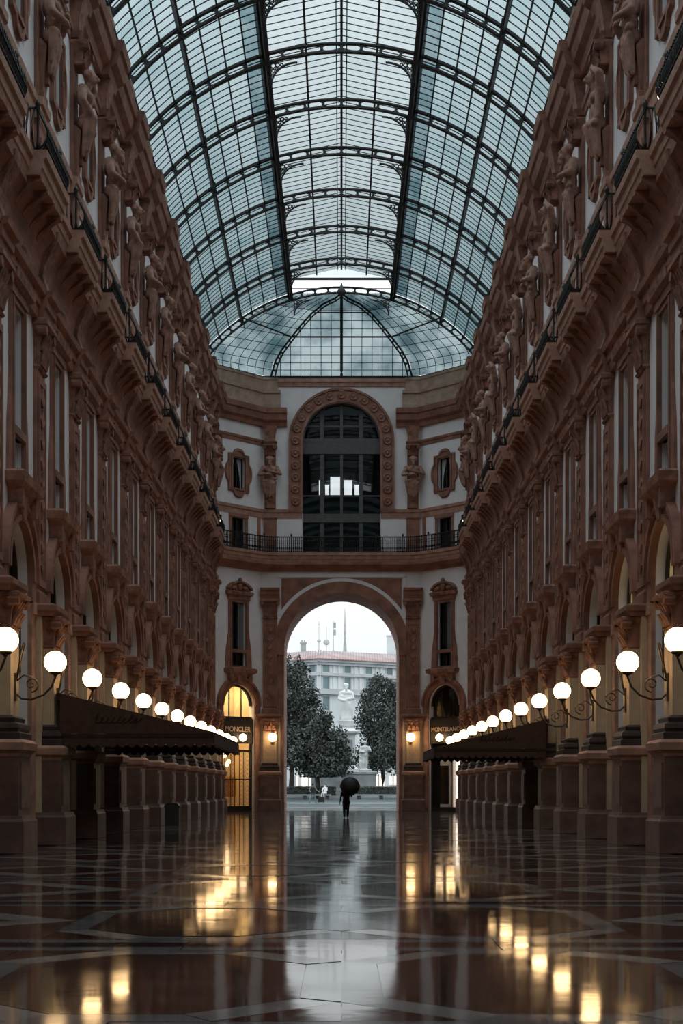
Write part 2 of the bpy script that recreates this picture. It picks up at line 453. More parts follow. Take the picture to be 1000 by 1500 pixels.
def leafy(mb, hw, d, z0, z1):
    """capital: flared bell, abacus, two rows of leaves and corner volutes"""
    h = z1 - z0
    mb.stack([(hw * 1.0, d, z0), (hw * 1.08, d + .05, z0 + .05 * h), (hw * .98, d, z0 + .1 * h), (hw * 1.0, d + .02, z0 + .5 * h), (hw * 1.15, d + .12, z0 + .78 * h),
              (hw * 1.3, d + .2, z0 + .86 * h), (hw * 1.42, d + .28, z0 + .88 * h), (hw * 1.42, d + .28, z0 + .97 * h), (hw * 1.36, d + .24, z1)])
    for row, (a, b, n) in enumerate(((.1, .45, 3), (.4, .75, 4))):
        for i in range(n):
            u = (i - (n - 1) / 2) * hw * 1.7 / n; w = hw * .75 / n
            za, zb = z0 + a * h, z0 + b * h
            mb.frus(u - w, u + w, d, d + .05, za, u - w * .9, u + w * .9, d + .05, d + .12, (za + zb) / 2)
            mb.frus(u - w * .9, u + w * .9, d + .05, d + .12, (za + zb) / 2, u - w * .5, u + w * .5, d + .12, d + .22, zb)
    for sgn in (-1, 1):
        u = sgn * hw * 1.12
        mb.ext([(u + .15 * math.cos(q * PI / 4), z0 + .78 * h + .15 * math.sin(q * PI / 4)) for q in range(8)], d - .05, d + .24, 'd')
    return mb

P = {}
P['plinth'] = MB().stack([(.82, .98, 0), (.82, .98, .78), (.78, .94, .84), (.76, .92, .92)]).mesh('plinth', 'pinkstone')
P['pedestal'] = MB().stack([(.66, .82, .92), (.66, .82, 2.4)]).box(-.5, .5, .8, .86, 1.1, 2.25).mesh('pedestal', 'pinkstone')
P['pedestal_cap'] = MB().stack([(.68, .84, 2.4), (.7, .87, 2.48), (.8, .96, 2.56), (.82, .98, 2.74), (.74, .9, 2.82)]).mesh('pedestal_cap', 'tan')
P['base_moulding'] = MB().stack([(.7, .86, 2.82), (.7, .86, 2.98), (.64, .79, 3.02), (.68, .83, 3.1), (.66, .81, 3.2), (.56, .7, 3.26), (.58, .72, 3.36), (.5, .62, 3.42)]).mesh('base_moulding', 'darkstone')
P['lower_pilaster'] = MB().stack([(.74, .28, .9), (.74, .28, 6.5)]).stack([(.47, .58, 3.4), (.47, .58, 5.6)]).mesh('lower_pilaster', 'cream')
P['lower_capital'] = leafy(MB(), .47, .58, 5.6, 6.5).mesh('lower_capital', 'carved')
P['impost'] = MB().stack([(.78, .62, 6.5), (.8, .66, 6.6), (.86, .74, 6.66), (.86, .74, 6.8), (.78, .6, 6.86)]).mesh('impost', 'stone')
mb = MB().stack([(.5, .13, 6.8), (.5, .13, 13.6)])
mb.stack([(.56, .19, 6.86), (.56, .19, 7.2), (.5, .13, 7.3)])
for sgn in (-1, 1): mb.box(sgn * .42 - .06, sgn * .42 + .06, .13, .18, 7.4, 13.4)
mb.box(-.36, .36, .13, .18, 7.4, 7.6); mb.box(-.36, .36, .13, .18, 13.2, 13.4)
P['upper_pilaster'] = mb.mesh('upper_pilaster', 'stone')
mb = MB()
z = 7.8
while z < 13.0:                          # carved candelabra relief up the pilaster panel
    mb.ext([(-.05, z), (.05, z), (.24, z + .22), (.1, z + .36), (.05, z + .55), (-.05, z + .55), (-.1, z + .36), (-.24, z + .22)], .13, .19, 'd')
    z += .6
P['relief'] = mb.mesh('relief', 'carved')
P['upper_capital'] = leafy(MB(), .5, .17, 13.6, 15.0).mesh('upper_capital', 'carved')
P['entablature_block'] = MB().ext(shift(ENT, .16), -.68, .68, 'u').mesh('entablature_block', 'stone')
P['console'] = MB().ext([(.08, 15.75), (.3, 15.78), (.36, 15.9), (.3, 16.1), (.24, 16.3), (.3, 16.6), (.46, 16.95), (.66, 17.3), (.7, 17.55), (.08, 17.55)], -.36, .36, 'u').mesh('console', 'carved')
P['upper_pedestal'] = MB().stack([(.52, .2, 18.2), (.52, .2, 18.5), (.46, .15, 18.56), (.46, .15, 20.6), (.52, .2, 20.75)]).box(-.3, .3, .15, .19, 18.8, 20.3).mesh('upper_pedestal', 'stone')
P['string_block'] = MB().ext(shift(STR, .14), -.56, .56, 'u').mesh('string_block', 'tan')
P['bracket_block'] = MB().stack([(.46, .3, 25.9), (.5, .42, 26.1), (.36, .3, 26.16), (.38, .32, 26.6), (.46, .42, 27.0), (.5, .48, 27.2)]).mesh('bracket_block', 'carved')
P['cornice_block'] = MB().ext(shift(COR, .26), -.85, .85, 'u').mesh('cornice_block', 'stone')
P['attic_block'] = MB().ext(shift(ATT, .12), -.6, .6, 'u').mesh('attic_block', 'attic')

B = {}
B['frieze'] = moulding(ENT, S, 'stone', 'frieze')
B['cove'] = moulding(SOFF, S, 'stone', 'cove')
B['balcony_slab'] = MB().ext(BAL, -S / 2, S / 2, 'u').ext(shift(BAL, .34), -1.55, 1.55, 'u').mesh('balcony_slab', 'tan')
B['string_course'] = moulding(STR, S, 'tan', 'string_course')
B['moulding_band'] = moulding(BAND, S, 'stone', 'moulding_band')
B['cornice'] = moulding(COR, S, 'stone', 'cornice')
B['attic'] = moulding(ATT, S, 'attic', 'attic')
AR = 1.45; ASP = 7.4
mb = MB().strip(arc(0, ASP, AR + .55, PI, 0, 18), arc(0, ASP, AR, PI, 0, 18), 0, .16)
mb.strip(arc(0, ASP, AR + .55, PI, 0, 18), arc(0, ASP, AR + .40, PI, 0, 18), .16, .26)
mb.strip(arc(0, ASP, AR + .14, PI, 0, 18), arc(0, ASP, AR - .02, PI, 0, 18), .16, .22)
for sgn in (-1, 1):
    a, b = sorted((sgn * AR, sgn * (AR + .5)))
    mb.box(a, b, 0, .14, 6.8, ASP)
B['archivolt'] = mb.mesh('archivolt', 'stone')
B['keystone'] = MB().frus(-.2, .2, 0, .24, 8.86, -.3, .3, 0, .34, 9.5).mesh('keystone', 'carved')
mb = MB()
for sgn in (-1, 1):
    a, b = sorted((sgn * AR, sgn * 2.0))
    mb.box(a, b, 0, .12, 0, 6.5); 
    a, b = sorted((sgn * AR, sgn * 2.06)); mb.box(a, b, 0, .18, 6.5, 6.85)
B['door_jamb'] = mb.mesh('door_jamb', 'tan')
mb = MB().stack([(.5, .2, 9.3), (.9, .34, 9.5), (1.15, .44, 9.62), (1.3, .5, 9.68), (1.34, .54, 9.92), (1.2, .44, 10.0)])
for sgn in (-1, 1): mb.box(sgn * .85 - .14, sgn * .85 + .14, 0, .4, 9.05, 9.55)
B['window_sill'] = mb.mesh('window_sill', 'carved')
WS = [(-1.2, 10.0), (-1.14, 11.3), (-1.0, 12.0), (-.92, 12.6), (-.92, 14.75), (1.02, 14.75), (1.02, 12.6), (1.1, 12.0), (1.22, 11.3), (1.28, 10.0)]
mb = MB()
lft = [(p[0], p[1]) for p in WS[:5]]; inn = [(-.64, p[1]) for p in lft]
mb.strip(lft, inn, 0, .09); mb.strip([(-u, z) for u, z in lft], [(-u, z) for u, z in inn], 0, .09)
mb.box(-.64, .64, 0, .09, 14.6, 14.75); mb.box(-.64, .64, -.1, .14, 11.08, 11.3); mb.box(-.64, .64, 0, .09, 10.0, 10.14)
for sgn in (-1, 1): mb.box(sgn * .72 - .06, sgn * .72 + .06, .09, .13, 10.1, 14.7)
B['window_surround'] = mb.mesh('window_surround', 'stone')
mb = MB().stack([(1.0, .14, 14.75), (1.0, .14, 15.0), (1.16, .28, 15.1), (1.2, .32, 15.3), (1.08, .2, 15.36)])
def flat(pts): return [(u, 15.3 + (z - 15.3) * .62) for u, z in pts]
mb.strip(flat(arc(0, 15.3, 1.2, PI * .92, PI * .08, 12)), flat(arc(0, 15.3, 1.0, PI * .92, PI * .08, 12)), 0, .3)
mb.ext(flat(arc(0, 15.3, 1.05, PI * .95, PI * .05, 12)), .0, .16, 'd')
mb.ball((0, .2, 15.66), (.22, .14, .26), 10, 8); mb.ball((0, .22, 16.1), (.16, .12, .2), 10, 8)
for sgn in (-1, 1): mb.ball((sgn * .5, .18, 15.56), (.26, .1, .14), 10, 8)
B['pediment'] = mb.mesh('pediment', 'carved')
# lobed surround of the upper window
q = [(0, 1.72), (.2, 1.7), (.38, 1.6), (.48, 1.42), (.55, 1.32), (.92, 1.32), (.95, 1.28), (.95, .78), (1.0, .66), (1.14, .5), (1.2, .25)]
out_ = q + [(1.22, 0)] + [(u, -z) for u, z in reversed(q)] + [(-u, -z) for u, z in q[1:]] + [(-1.22, 0)] + [(-u, z) for u, z in reversed(q[1:])]
def rect_hit(p, hw, hh):
    k = min(hw / abs(p[0]) if abs(p[0]) > 1e-6 else 1e9, hh / abs(p[1]) if abs(p[1]) > 1e-6 else 1e9)
    return (p[0] * k, p[1] * k)
UZ = 23.6
HW2, HH2 = .58, 1.1
o1 = [(u, UZ + z) for u, z in out_]; i1 = [(rect_hit(p, HW2, HH2)[0], UZ + rect_hit(p, HW2, HH2)[1]) for p in out_]
o2 = [(u * .98, UZ + z * .98) for u, z in out_]; i2 = [(u * .86, UZ + z * .88) for u, z in out_]
mb = MB().ringp(o1, i1, 0, .08).ringp(o2, i2, .08, .14)
mb.ringp([(u * 1.18, UZ + z * 1.1) for u, z in [(-HW2, -HH2), (HW2, -HH2), (HW2, HH2), (-HW2, HH2)]], [(u, UZ + z) for u, z in [(-HW2, -HH2), (HW2, -HH2), (HW2, HH2), (-HW2, HH2)]], .06, .14)
B['lobed_surround'] = mb.mesh('lobed_surround', 'stone')
mb = MB()
for sgn in (-1, 1):
    a, b = sorted((sgn * .62, sgn * .86)); mb.box(a, b, 0, .06, 18.2, 20.6)
    a, b = sorted((sgn * 1.75, sgn * 2.06)); mb.box(a, b, 0, .05, 18.2, 20.75)
mb.box(-.86, .86, 0, .12, 20.5, 20.75)
B['door_surround'] = mb.mesh('door_surround', 'stone')
B['frieze_scroll'] = MB().ext([(-1.9, 16.0), (1.9, 16.0), (1.7, 16.35), (1.0, 16.5), (.5, 16.3), (0, 16.7), (-.5, 16.3), (-1.0, 16.5), (-1.7, 16.35)], .1, .17, 'd').mesh('frieze_scroll', 'carved')
B['bracket'] = MB().ext([(.1, 16.9), (.3, 16.92), (.36, 17.0), (.42, 17.1), (.6, 17.2), (.76, 17.36), (.98, 17.46), (.98, 17.56), (.1, 17.56)], -.11, .11, 'u').mesh('bracket', 'carved')

# windows
Wn = {}
Wn['shop_pane'] = MB().ext([(-AR, .2), (AR, .2), (AR, ASP)] + arc(0, ASP, AR, 0, PI, 16)[1:], -.42, -.38, 'd').mesh('pane', 'dpane')
def shop_frame_mesh(m):
    mb = MB()
    for u in (-AR + .06, -.5, .5, AR - .06): mb.box(u - .05, u + .05, -.38, -.28, .2, 4.8)
    mb.box(-AR, AR, -.38, -.26, .2, .5); mb.box(-AR, AR, -.38, -.26, 4.7, 4.9); mb.box(-AR, AR, -.38, -.26, 6.45, 6.62)
    for u in (-.5, .5): mb.box(u - .04, u + .04, -.38, -.28, 6.6, 8.7)
    mb.strip(arc(0, ASP, AR, PI, 0, 16), arc(0, ASP, AR - .1, PI, 0, 16), -.38, -.26)
    return mb.mesh('frame', m)
Wn['shop_frame'] = shop_frame_mesh('framedark')
Wn['fascia'] = MB().box(-AR, AR, -.38, -.18, 4.85, 6.5).mesh('fascia', 'framedark')
Wn['lit_lunette'] = MB().ext([(-AR, 6.6), (AR, 6.6), (AR, ASP)] + arc(0, ASP, AR - .02, 0, PI, 16)[1:], -.375, -.37, 'd').mesh('pane', 'litlunette')
def small_window(zA, zB, hw, name='pane'):
    fr = MB()
    for u in (-hw + .04, 0, hw - .04): fr.box(u - .035, u + .035, -.3, -.2, zA, zB)
    fr.box(-hw, hw, -.3, -.2, zA, zA + .08); fr.box(-hw, hw, -.3, -.2, zB - .08, zB)
    return fr.mesh('frame', 'framedark'), MB().box(-hw, hw, -.36, -.32, zA, zB).mesh('pane', 'dpane')
Wn['tall_f'], Wn['tall_p'] = small_window(11.3, 14.6, .64)
Wn['low_f'], Wn['low_p'] = small_window(10.14, 11.08, .64)
Wn['up_f'], Wn['up_p'] = small_window(UZ - HH2, UZ + HH2, HW2)
Wn['door_f'], Wn['door_p'] = small_window(18.2, 20.5, .62)
sh = MB()
for u0 in (-.6,):
    sh.box(u0, u0 + .5, -.2, -.16, 11.35, 14.55)
    zz = 11.45
    while zz < 14.4: sh.box(u0 + .06, u0 + .44, -.16, -.14, zz, zz + .07); zz += .14
Wn['shutter'] = sh.mesh('shutter', 'shutter')
cu = MB()
for k in range(2):
    sgn = -1 if k else 1
    cu.ext([(sgn * .56, UZ - 1.08), (sgn * .45, UZ - 1.08), (sgn * .38, UZ - .2), (sgn * .1, UZ + 1.05), (sgn * .56, UZ + 1.05)], -.315, -.29, 'd')
Wn['curtain'] = cu.mesh('curtain', 'curtain')

# statues on the upper pilasters (local origin on the string course)
def herm(variant):
    f = [('e', (0, .36, 2.62), (.4, .22, .3)), ('e', (-.17, .5, 2.6), (.19, .12, .17)), ('e', (.17, .5, 2.6), (.19, .12, .17)), ('e', (0, .38, 2.2), (.29, .2, .34)), ('e', (0, .36, 1.8), (.36, .24, .3)),
         ('c', (0, .36, 2.86), (0, .46, 3.08), .13, .12), ('e', (0, .52, 3.26), (.16, .19, .22)), ('e', (-.07, .7, 3.3), (.05, .03, .035)), ('e', (.07, .7, 3.3), (.05, .03, .035)), ('e', (0, .73, 3.23), (.035, .05, .07)),
         ('e', (-.4, .36, 2.74), (.17, .16, .17)), ('e', (.4, .36, 2.74), (.17, .16, .17))]
    for k in range(9):                         # curls of hair
        a = PI * k / 8
        f.append(('e', (.19 * math.cos(a), .44 + .05 * (k % 2), 3.3 + .17 * math.sin(a)), (.085, .1, .085)))
    for k in range(7):                         # hanging drapery folds, gathered below into the tapering shaft
        u = -.33 + .11 * k
        f.append(('c', (u, .42 + .1 * math.cos(u * 4), 1.75 - .1 * (k % 2)), (u * .5, .34 + .05 * (k % 2), .75 + .12 * (k % 3)), .095, .06))
    if variant == 0:      # bearded, both arms folded over the chest
        f += [('e', (0, .68, 3.06), (.12, .09, .13)), ('e', (0, .7, 2.92), (.08, .08, .12)),
              ('c', (-.44, .36, 2.7), (-.64, .46, 2.3), .14, .12), ('c', (-.64, .46, 2.3), (-.05, .72, 2.42), .12, .085),
              ('c', (.44, .36, 2.7), (.64, .46, 2.25), .14, .12), ('c', (.64, .46, 2.25), (.08, .72, 2.22), .12, .085),
              ('e', (.06, .74, 2.44), (.1, .07, .075)), ('e', (-.06, .74, 2.2), (.1, .07, .075)),
              ('c', (-.38, .46, 1.98), (.38, .52, 1.8), .1, .11), ('c', (.4, .48, 1.8), (.34, .4, 1.0), .13, .05)]
    else:                 # one arm raised to the head, drapery held at the hip
        f += [('c', (-.44, .36, 2.78), (-.7, .44, 3.1), .14, .12), ('c', (-.7, .44, 3.1), (-.26, .52, 3.48), .12, .085), ('e', (-.2, .54, 3.5), (.09, .09, .07)),
              ('c', (.44, .36, 2.7), (.68, .4, 2.25), .14, .12), ('c', (.68, .4, 2.25), (.36, .62, 1.9), .12, .085), ('e', (.3, .64, 1.86), (.09, .08, .09)),
              ('c', (.32, .54, 1.95), (-.38, .5, 1.7), .13, .12), ('c', (.28, .6, 1.85), (.2, .46, .9), .16, .05), ('c', (-.42, .4, 2.8), (-.36, .44, 1.9), .09, .1)]
    return organic('figure', f, .03, 'statue', 1)
HERM = [herm(0), herm(1)]
mb = MB().stack([(.3, .26, 0), (.3, .26, .2), (.22, .22, .26), (.36, .36, 1.5), (.34, .2, 1.7)], .02)
mb.stack([(.4, .13, 0), (.4, .13, 4.3)], .02)
HERM_SHAFT = mb.mesh('shaft', 'stone')
HERM_ORN = MB().ext([(-.1, .5), (.1, .5), (.16, 1.0), (0, 1.4), (-.16, 1.0)], .2, .36, 'd').mesh('ornament', 'carved')
HERM_CAP = leafy(MB(), .34, .38, 3.66, 4.42).mesh('capital', 'carved')
HL = ['bearded stone figure with folded arms', 'draped stone figure with raised arm']
ORD = 'first second third fourth fifth sixth seventh eighth ninth tenth eleventh twelfth thirteenth fourteenth'.split()
SIDE = {-1: 'longer-awning wall', 1: 'shorter-awning wall'}
def nth(k, s): return '%s from the end facade on the %s' % (ORD[k], SIDE[s])
def put_herm(x, y, rz, v, where):
    h = O('herm_statue', None, None, (x, y, 21.42), rz, HL[v] + ', ' + where, 'statue', 'stone figures along the upper storey')
    O('shaft', HERM_SHAFT, h); O('figure', HERM[v], h).scale = (1.14, 1.2, 1.02); O('ornament', HERM_ORN, h); O('capital', HERM_CAP, h, (0, .02, 0))

def put_pier(wall, x, y, rz, v, where, top=True):
    loc = (x, y, 0)
    lp = O('lower_pilaster', P['lower_pilaster'], wall, loc, rz)
    for n in ('plinth', 'pedestal', 'pedestal_cap', 'base_moulding', 'impost'): O(n, P[n], lp)
    O('capital', P['lower_capital'], lp)
    up = O('upper_pilaster', P['upper_pilaster'], wall, loc, rz)
    O('relief', P['relief'], up); O('capital', P['upper_capital'], up)
    for n in ('entablature_block', 'console', 'upper_pedestal', 'string_block', 'bracket_block', 'cornice_block', 'attic_block'):
        if top or n in ('upper_pedestal',): O(n, P[n], wall, loc, rz)
    put_herm(x, y, rz, v, where)

WIN = [0]
def win(frame_me, pane_me, x, y, rz, label, extra=()):
    WIN[0] += 1
    w = O('window_%d' % WIN[0], frame_me, None, (x, y, 0), rz, label, 'window', None, 'structure')
    O('pane', pane_me, w)
    for n, me in extra: O(n, me, w)
    return w

def wall_core(mb, tf, hl):
    """one bay of the wall slab (local) added through the transform tf"""
    t = MB()
    arch_panel(t, -hl, hl, 0, 9.6, AR, ASP, 0, -.5, 0)
    holes_panel(t, -hl, hl, 9.6, 29.6, -.5, 0, [(.64, 10.14, 11.08), (.64, 11.3, 14.6), (.62, 18.2, 20.5), (HW2, UZ - HH2, UZ + HH2)])
    mb.add([tf(v) for v in t.v], t.f)
def TF(x, y, rz):
    c, s = math.cos(rz), math.sin(rz)
    return lambda v: (x + v[0] * c - v[1] * s, y + v[0] * s + v[1] * c, v[2])

def put_bay(wall, x, y, rz, name_hint, long=True, shop=True, k=0):
    loc = (x, y, 0)
    if long:
        for n in ('frieze', 'cove', 'balcony_slab', 'string_course', 'moulding_band', 'cornice', 'attic'): O(n, B[n], wall, loc, rz)
        for u in (-1.3, -.45, .45, 1.3):
            c, s = math.cos(rz), math.sin(rz)
            O('bracket', B['bracket'], wall, (x + u * c, y + u * s, 0), rz)
        O('frieze_scroll', B['frieze_scroll'], wall, loc, rz)
    for n in ('archivolt', 'keystone', 'door_jamb', 'window_sill', 'window_surround', 'pediment', 'lobed_surround', 'door_surround'): O(n, B[n], wall, loc, rz)
    if shop:
        w = win(Wn['shop_frame'], Wn['shop_pane'], x, y, rz, 'dark arched shopfront, ' + name_hint, (('fascia', Wn['fascia']),))
    win(Wn['tall_f'], Wn['tall_p'], x, y, rz, 'tall shuttered window, ' + name_hint, (('shutter', Wn['shutter']),))
    win(Wn['low_f'], Wn['low_p'], x, y, rz, 'small window under a tall window, ' + name_hint)
    win(Wn['door_f'], Wn['door_p'], x, y, rz, 'dark balcony door, ' + name_hint)
    win(Wn['up_f'], Wn['up_p'], x, y, rz, 'upper window in lobed surround, ' + name_hint, (('curtain', Wn['curtain']),) if k % 3 == 0 or not long else ())

walls = {}
for s in (-1, 1):
    mb = MB()
    for y in MIDS: wall_core(mb, TF(s * W, y, ROT[s]), S / 2)
    a, b = sorted((s * W, s * (W + .5)))
    mb.box(a, b, -30, MIDS[0] - S / 2, 0, 29.6); mb.box(a, b, PIERS[-1], YC + .3, 0, 29.6)
    walls[s] = O('wall_left' if s < 0 else 'wall_right', mb.mesh('wall', 'stucco'), None,
                 label=('tall brown and grey palazzo facade with the longer awning' if s < 0 else 'tall brown and grey palazzo facade with the shorter awning'), cat='wall', kind='structure')
    for k, y in enumerate(PIERS): put_pier(walls[s], s * W, y, ROT[s], k % 2, nth(len(PIERS) - k, s))
    put_pier(walls[s], s * W, YC - .75, ROT[s], 1, nth(0, s))
    for k, y in enumerate(MIDS): put_bay(walls[s], s * W, y, ROT[s], nth(len(MIDS) - 1 - k, s), k=k)
    # short run of mouldings between the last pier and the corner
    L = YC - PIERS[-1] + .3; ym = (YC + .3 + PIERS[-1]) / 2
    for n, pr, m in (('frieze', ENT, 'stone'), ('cove', SOFF, 'stone'), ('string_course', STR, 'tan'), ('moulding_band', BAND, 'stone'), ('cornice', COR, 'stone'), ('attic', ATT, 'attic'), ('balcony_slab', BAL, 'tan')):
        O(n, moulding(pr, L, m, n), walls[s], (s * W, ym, 0), ROT[s])

# ------------------------------------------------------------------ end wall with the great arch
AW, AS_ = 4.1, 11.4                       # passage arch
mb = MB()
t = MB(); arch_panel(t, -XC, XC, 0, 18.1, AW, AS_, 0, -5, 0, 28)
tf = TF(0, YE, PI); mb.add([tf(v) for v in t.v], t.f)
t = MB(); arch_panel(t, -XC, XC, 18.1, 30.5, 2.78, 26.2, 18.3, -.8, 0, 24); mb.add([tf(v) for v in t.v], t.f)
for s in (-1, 1): wall_core(mb, TF(s * CHX, CHY, CROT[s]), 2.27)
wall_end = O('wall_end', mb.mesh('wall_end', 'stucco'), None, label='end facade with the great passage arch and arched window', cat='wall', kind='structure')
# soffit and jamb lining of the passage, brown stone
t = MB().strip([(-AW, 0)] + arc(0, AS_, AW, PI, 0, 28) + [(AW, 0)], [(-AW + .03, 0)] + arc(0, AS_, AW - .03, PI, 0, 28) + [(AW - .03, 0)], -5.02, .02)
O('passage_lining', t.mesh('passage_lining', 'stone'), wall_end, (0, YE, 0), PI)
mb = MB().strip(arc(0, AS_, AW + .75, PI, 0, 28), arc(0, AS_, AW - .02, PI, 0, 28), 0, .14).strip(arc(0, AS_, AW + .2, PI, 0, 28), arc(0, AS_, AW - .05, PI, 0, 28), .1, .22)
for s in (-1, 1):
    a, b = sorted((s * (AW - .03), s * 4.5)); mb.box(a, b, 0, .16, 0, AS_)
    a, b = sorted((s * (AW - .06), s * 4.56)); mb.box(a, b, -.5, .26, AS_ - .35, AS_ + .05); mb.box(a, b, -.5, .26, 0, 1.1)
O('arch_moulding', mb.mesh('arch_moulding', 'stone'), wall_end, (0, YE, 0), PI)
O('arch_band', MB().strip(arc(0, AS_, AW + 1.0, PI * .96, PI * .04, 28), arc(0, AS_, AW + .75, PI * .96, PI * .04, 28), 0, .1).mesh('arch_band', 'stucco'), wall_end, (0, YE, 0), PI)
for s in (-1, 1):                         # spandrel panels of brown stone
    poly = [(s * 4.25, 16.45)] + [p for p in arc(0, AS_, AW + 1.02, PI / 2 - s * .12, PI / 2 - s * .98, 10)]
    O('spandrel', MB().ext(poly, 0, .08, 'd').mesh('spandrel', 'stone'), wall_end, (0, YE, 0), PI)
mb = MB().box(-4.55, 4.55, 0, .12, 16.55, 16.75)
for s in (-1, 1): mb.box(*sorted((s * 4.4, s * 4.55)), 0, .12, 13.6, 16.6)
O('spandrel_frame', mb.mesh('spandrel_frame', 'stucco'), wall_end, (0, YE, 0), PI)
for s in (-1, 1):
    put_pier(wall_end, s * 5.05, YE, PI, 0, 'beside the great arched window, %s side' % SIDE[s].replace(' wall', ''), False)
    O('entablature_block', P['entablature_block'], wall_end, (s * 5.05, YE, 0), PI)
    O('bracket_block', P['bracket_block'], wall_end, (s * 5.05, YE, 0), PI)
    put_bay(wall_end, s * CHX, CHY, CROT[s], 'angled bay next to the %s' % SIDE[s], long=False, shop=False)
# continuous mouldings round the chamfers (plan path runs along the wall face)
path = [(-W, YC - .2), (-W, YC), (-XC, YE), (XC, YE), (W, YC), (W, YC - .2)]
def run(name, prof, m, pth, parent=wall_end): return O(name, MB().sweep(pth, prof, 1).mesh(name, m), parent)
cpath = [path[1], path[2], (-4.3, YE)]; cpath2 = [(4.3, YE), path[3], path[4]]
for pp in (cpath, cpath2):
    run('cornice', COR, 'stone', [pp[0], pp[1], (-3.85, YE)] if pp is cpath else [(3.85, YE), pp[1], pp[2]]); run('moulding_band', BAND, 'stone', pp[:2] if pp is cpath else pp[1:])
    run('attic', ATT, 'attic', pp)
    run('string_course', STR, 'tan', [pp[0], pp[1], (-2.8, YE)] if pp is cpath else [(2.8, YE), pp[1], pp[2]])
# upper attic behind the cornice up to the glass
run('attic_wall', [(-.5, 29.6), (.05, 29.6), (.05, 30.5), (.12, 30.55), (.12, 30.72), (-.5, 30.72)], 'attic', [path[1], path[2], (-4.5, YE)])
run('attic_wall', [(-.5, 29.6), (.05, 29.6), (.05, 30.5), (.12, 30.55), (.12, 30.72), (-.5, 30.72)], 'attic', [(4.5, YE), path[3], path[4]])
run('attic_cornice', [(-.5, 30.05), (.1, 30.05), (.14, 30.3), (.22, 30.35), (.22, 30.6), (-.5, 30.72)], 'tan', [(-4.5, YE), (4.5, YE)])
# curved balcony across the end
def bow(n=40):
    pts = []
    ctrl = [(-W, YC - 1.2), (-W + .1, YC - .2), (-W + .75, YC + .75), (-XC - .6, YE - .75), (-XC + .6, YE - .1), (-3.4, YE), (0, YE), (3.4, YE), (XC - .6, YE - .1), (XC + .6, YE - .75), (W - .75, YC + .75), (W - .1, YC - .2), (W, YC - 1.2)]
    for i in range(1, len(ctrl) - 2):
        p0, p1, p2, p3 = [Vector(c) for c in ctrl[i - 1:i + 3]]
        for k in range(4):
            t = k / 4
            pts.append(tuple(.5 * ((2 * p1) + (p2 - p0) * t + (2 * p0 - 5 * p1 + 4 * p2 - p3) * t * t + (3 * p1 - p0 - 3 * p2 + p3) * t ** 3)))
    pts.append(ctrl[-2])
    return pts
bw = bow()
run('cove', [(d - .5 if d == 0 else d, z) for d, z in SOFF_END], 'stone', bw)
run('balcony_slab', [(d - .7 if d == 0 else d, z) for d, z in BAL], 'tan', bw)
# arched window above: carved stone frame, grey mullions, glass, dark loft behind with bright openings
def frame_loop(r, zb): return [(-r, zb)] + arc(0, 26.2, r, PI, 0, 24) + [(r, zb)]
O('window_arch_frame', MB().strip(frame_loop(3.72, 21.2), frame_loop(2.76, 21.2), 0, .16).strip(frame_loop(3.74, 21.2), frame_loop(3.58, 21.2), .16, .26).strip(frame_loop(2.92, 21.2), frame_loop(2.74, 21.2), .16, .24).mesh('window_arch_frame', 'stone'), wall_end, (0, YE, 0), PI)
ros = MB()
ros.lathe([(.30, 0), (.30, .07), (.24, .1), (.2, .05), (.12, .05), (.1, .12), (.02, .13)], seg=12)
ros = ros.mesh('rosette', 'carved')
rp = [(3.25 * math.cos(a), 26.2 + 3.25 * math.sin(a)) for a in [PI * i / 12 for i in range(13)]] + [(sg * 3.25, z) for sg in (-1, 1) for z in (25.3, 24.45, 23.6, 22.75, 21.9)]
for (u, z) in rp: O('rosette', ros, wall_end, (-u, YE - .16, z), rot=(PI / 2, 0, 0))
WIN[0] += 1
mb = MB()
for u, w in ((-.92 * 1.0, .14), (0, .1), (.92 * 1.0, .14)):
    u *= 1.5
    mb.box(u - w, u + w, -.5, -.3, 18.3, 28.9 if u == 0 else 28.55)
mb.box(-2.78, 2.78, -.55, -.22, 25.35, 26.35); mb.box(-2.78, 2.78, -.5, -.2, 26.2, 26.45); mb.box(-2.78, 2.78, -.55, -.25, 20.5, 21.1)
mb.box(-2.78, 2.78, -.48, -.36, 27.28, 27.4); mb.box(-2.78, 2.78, -.48, -.36, 22.35, 22.45)
mb.strip(arc(0, 26.2, 2.78, PI, 0, 24), arc(0, 26.2, 2.66, PI, 0, 24), -.5, -.3)
wb = O('window_%d' % WIN[0], mb.mesh('frame', 'frame'), None, (0, YE, 0), PI, 'large arched window with grey mullions above the passage arch', 'window', None, 'structure')
us = [-2.78, -1.38, 0, 1.38, 2.78]
for i in range(4):
    for (za, zb) in ((18.3, 20.5), (21.1, 22.35), (22.45, 25.35)):
        O('pane', MB().box(us[i], us[i + 1], -.42, -.41, za, zb).mesh('pane', 'clear'), wb)
    a, b = us[i], us[i + 1]
    pts = [(a, 26.4), (b, 26.4)] + [(b + (a - b) * k / 8, 26.2 + math.sqrt(max(.04, 2.78 ** 2 - (b + (a - b) * k / 8) ** 2))) for k in range(9)]
    O('pane', MB().ext(pts, -.42, -.41, 'd').mesh('pane', 'clear'), wb)
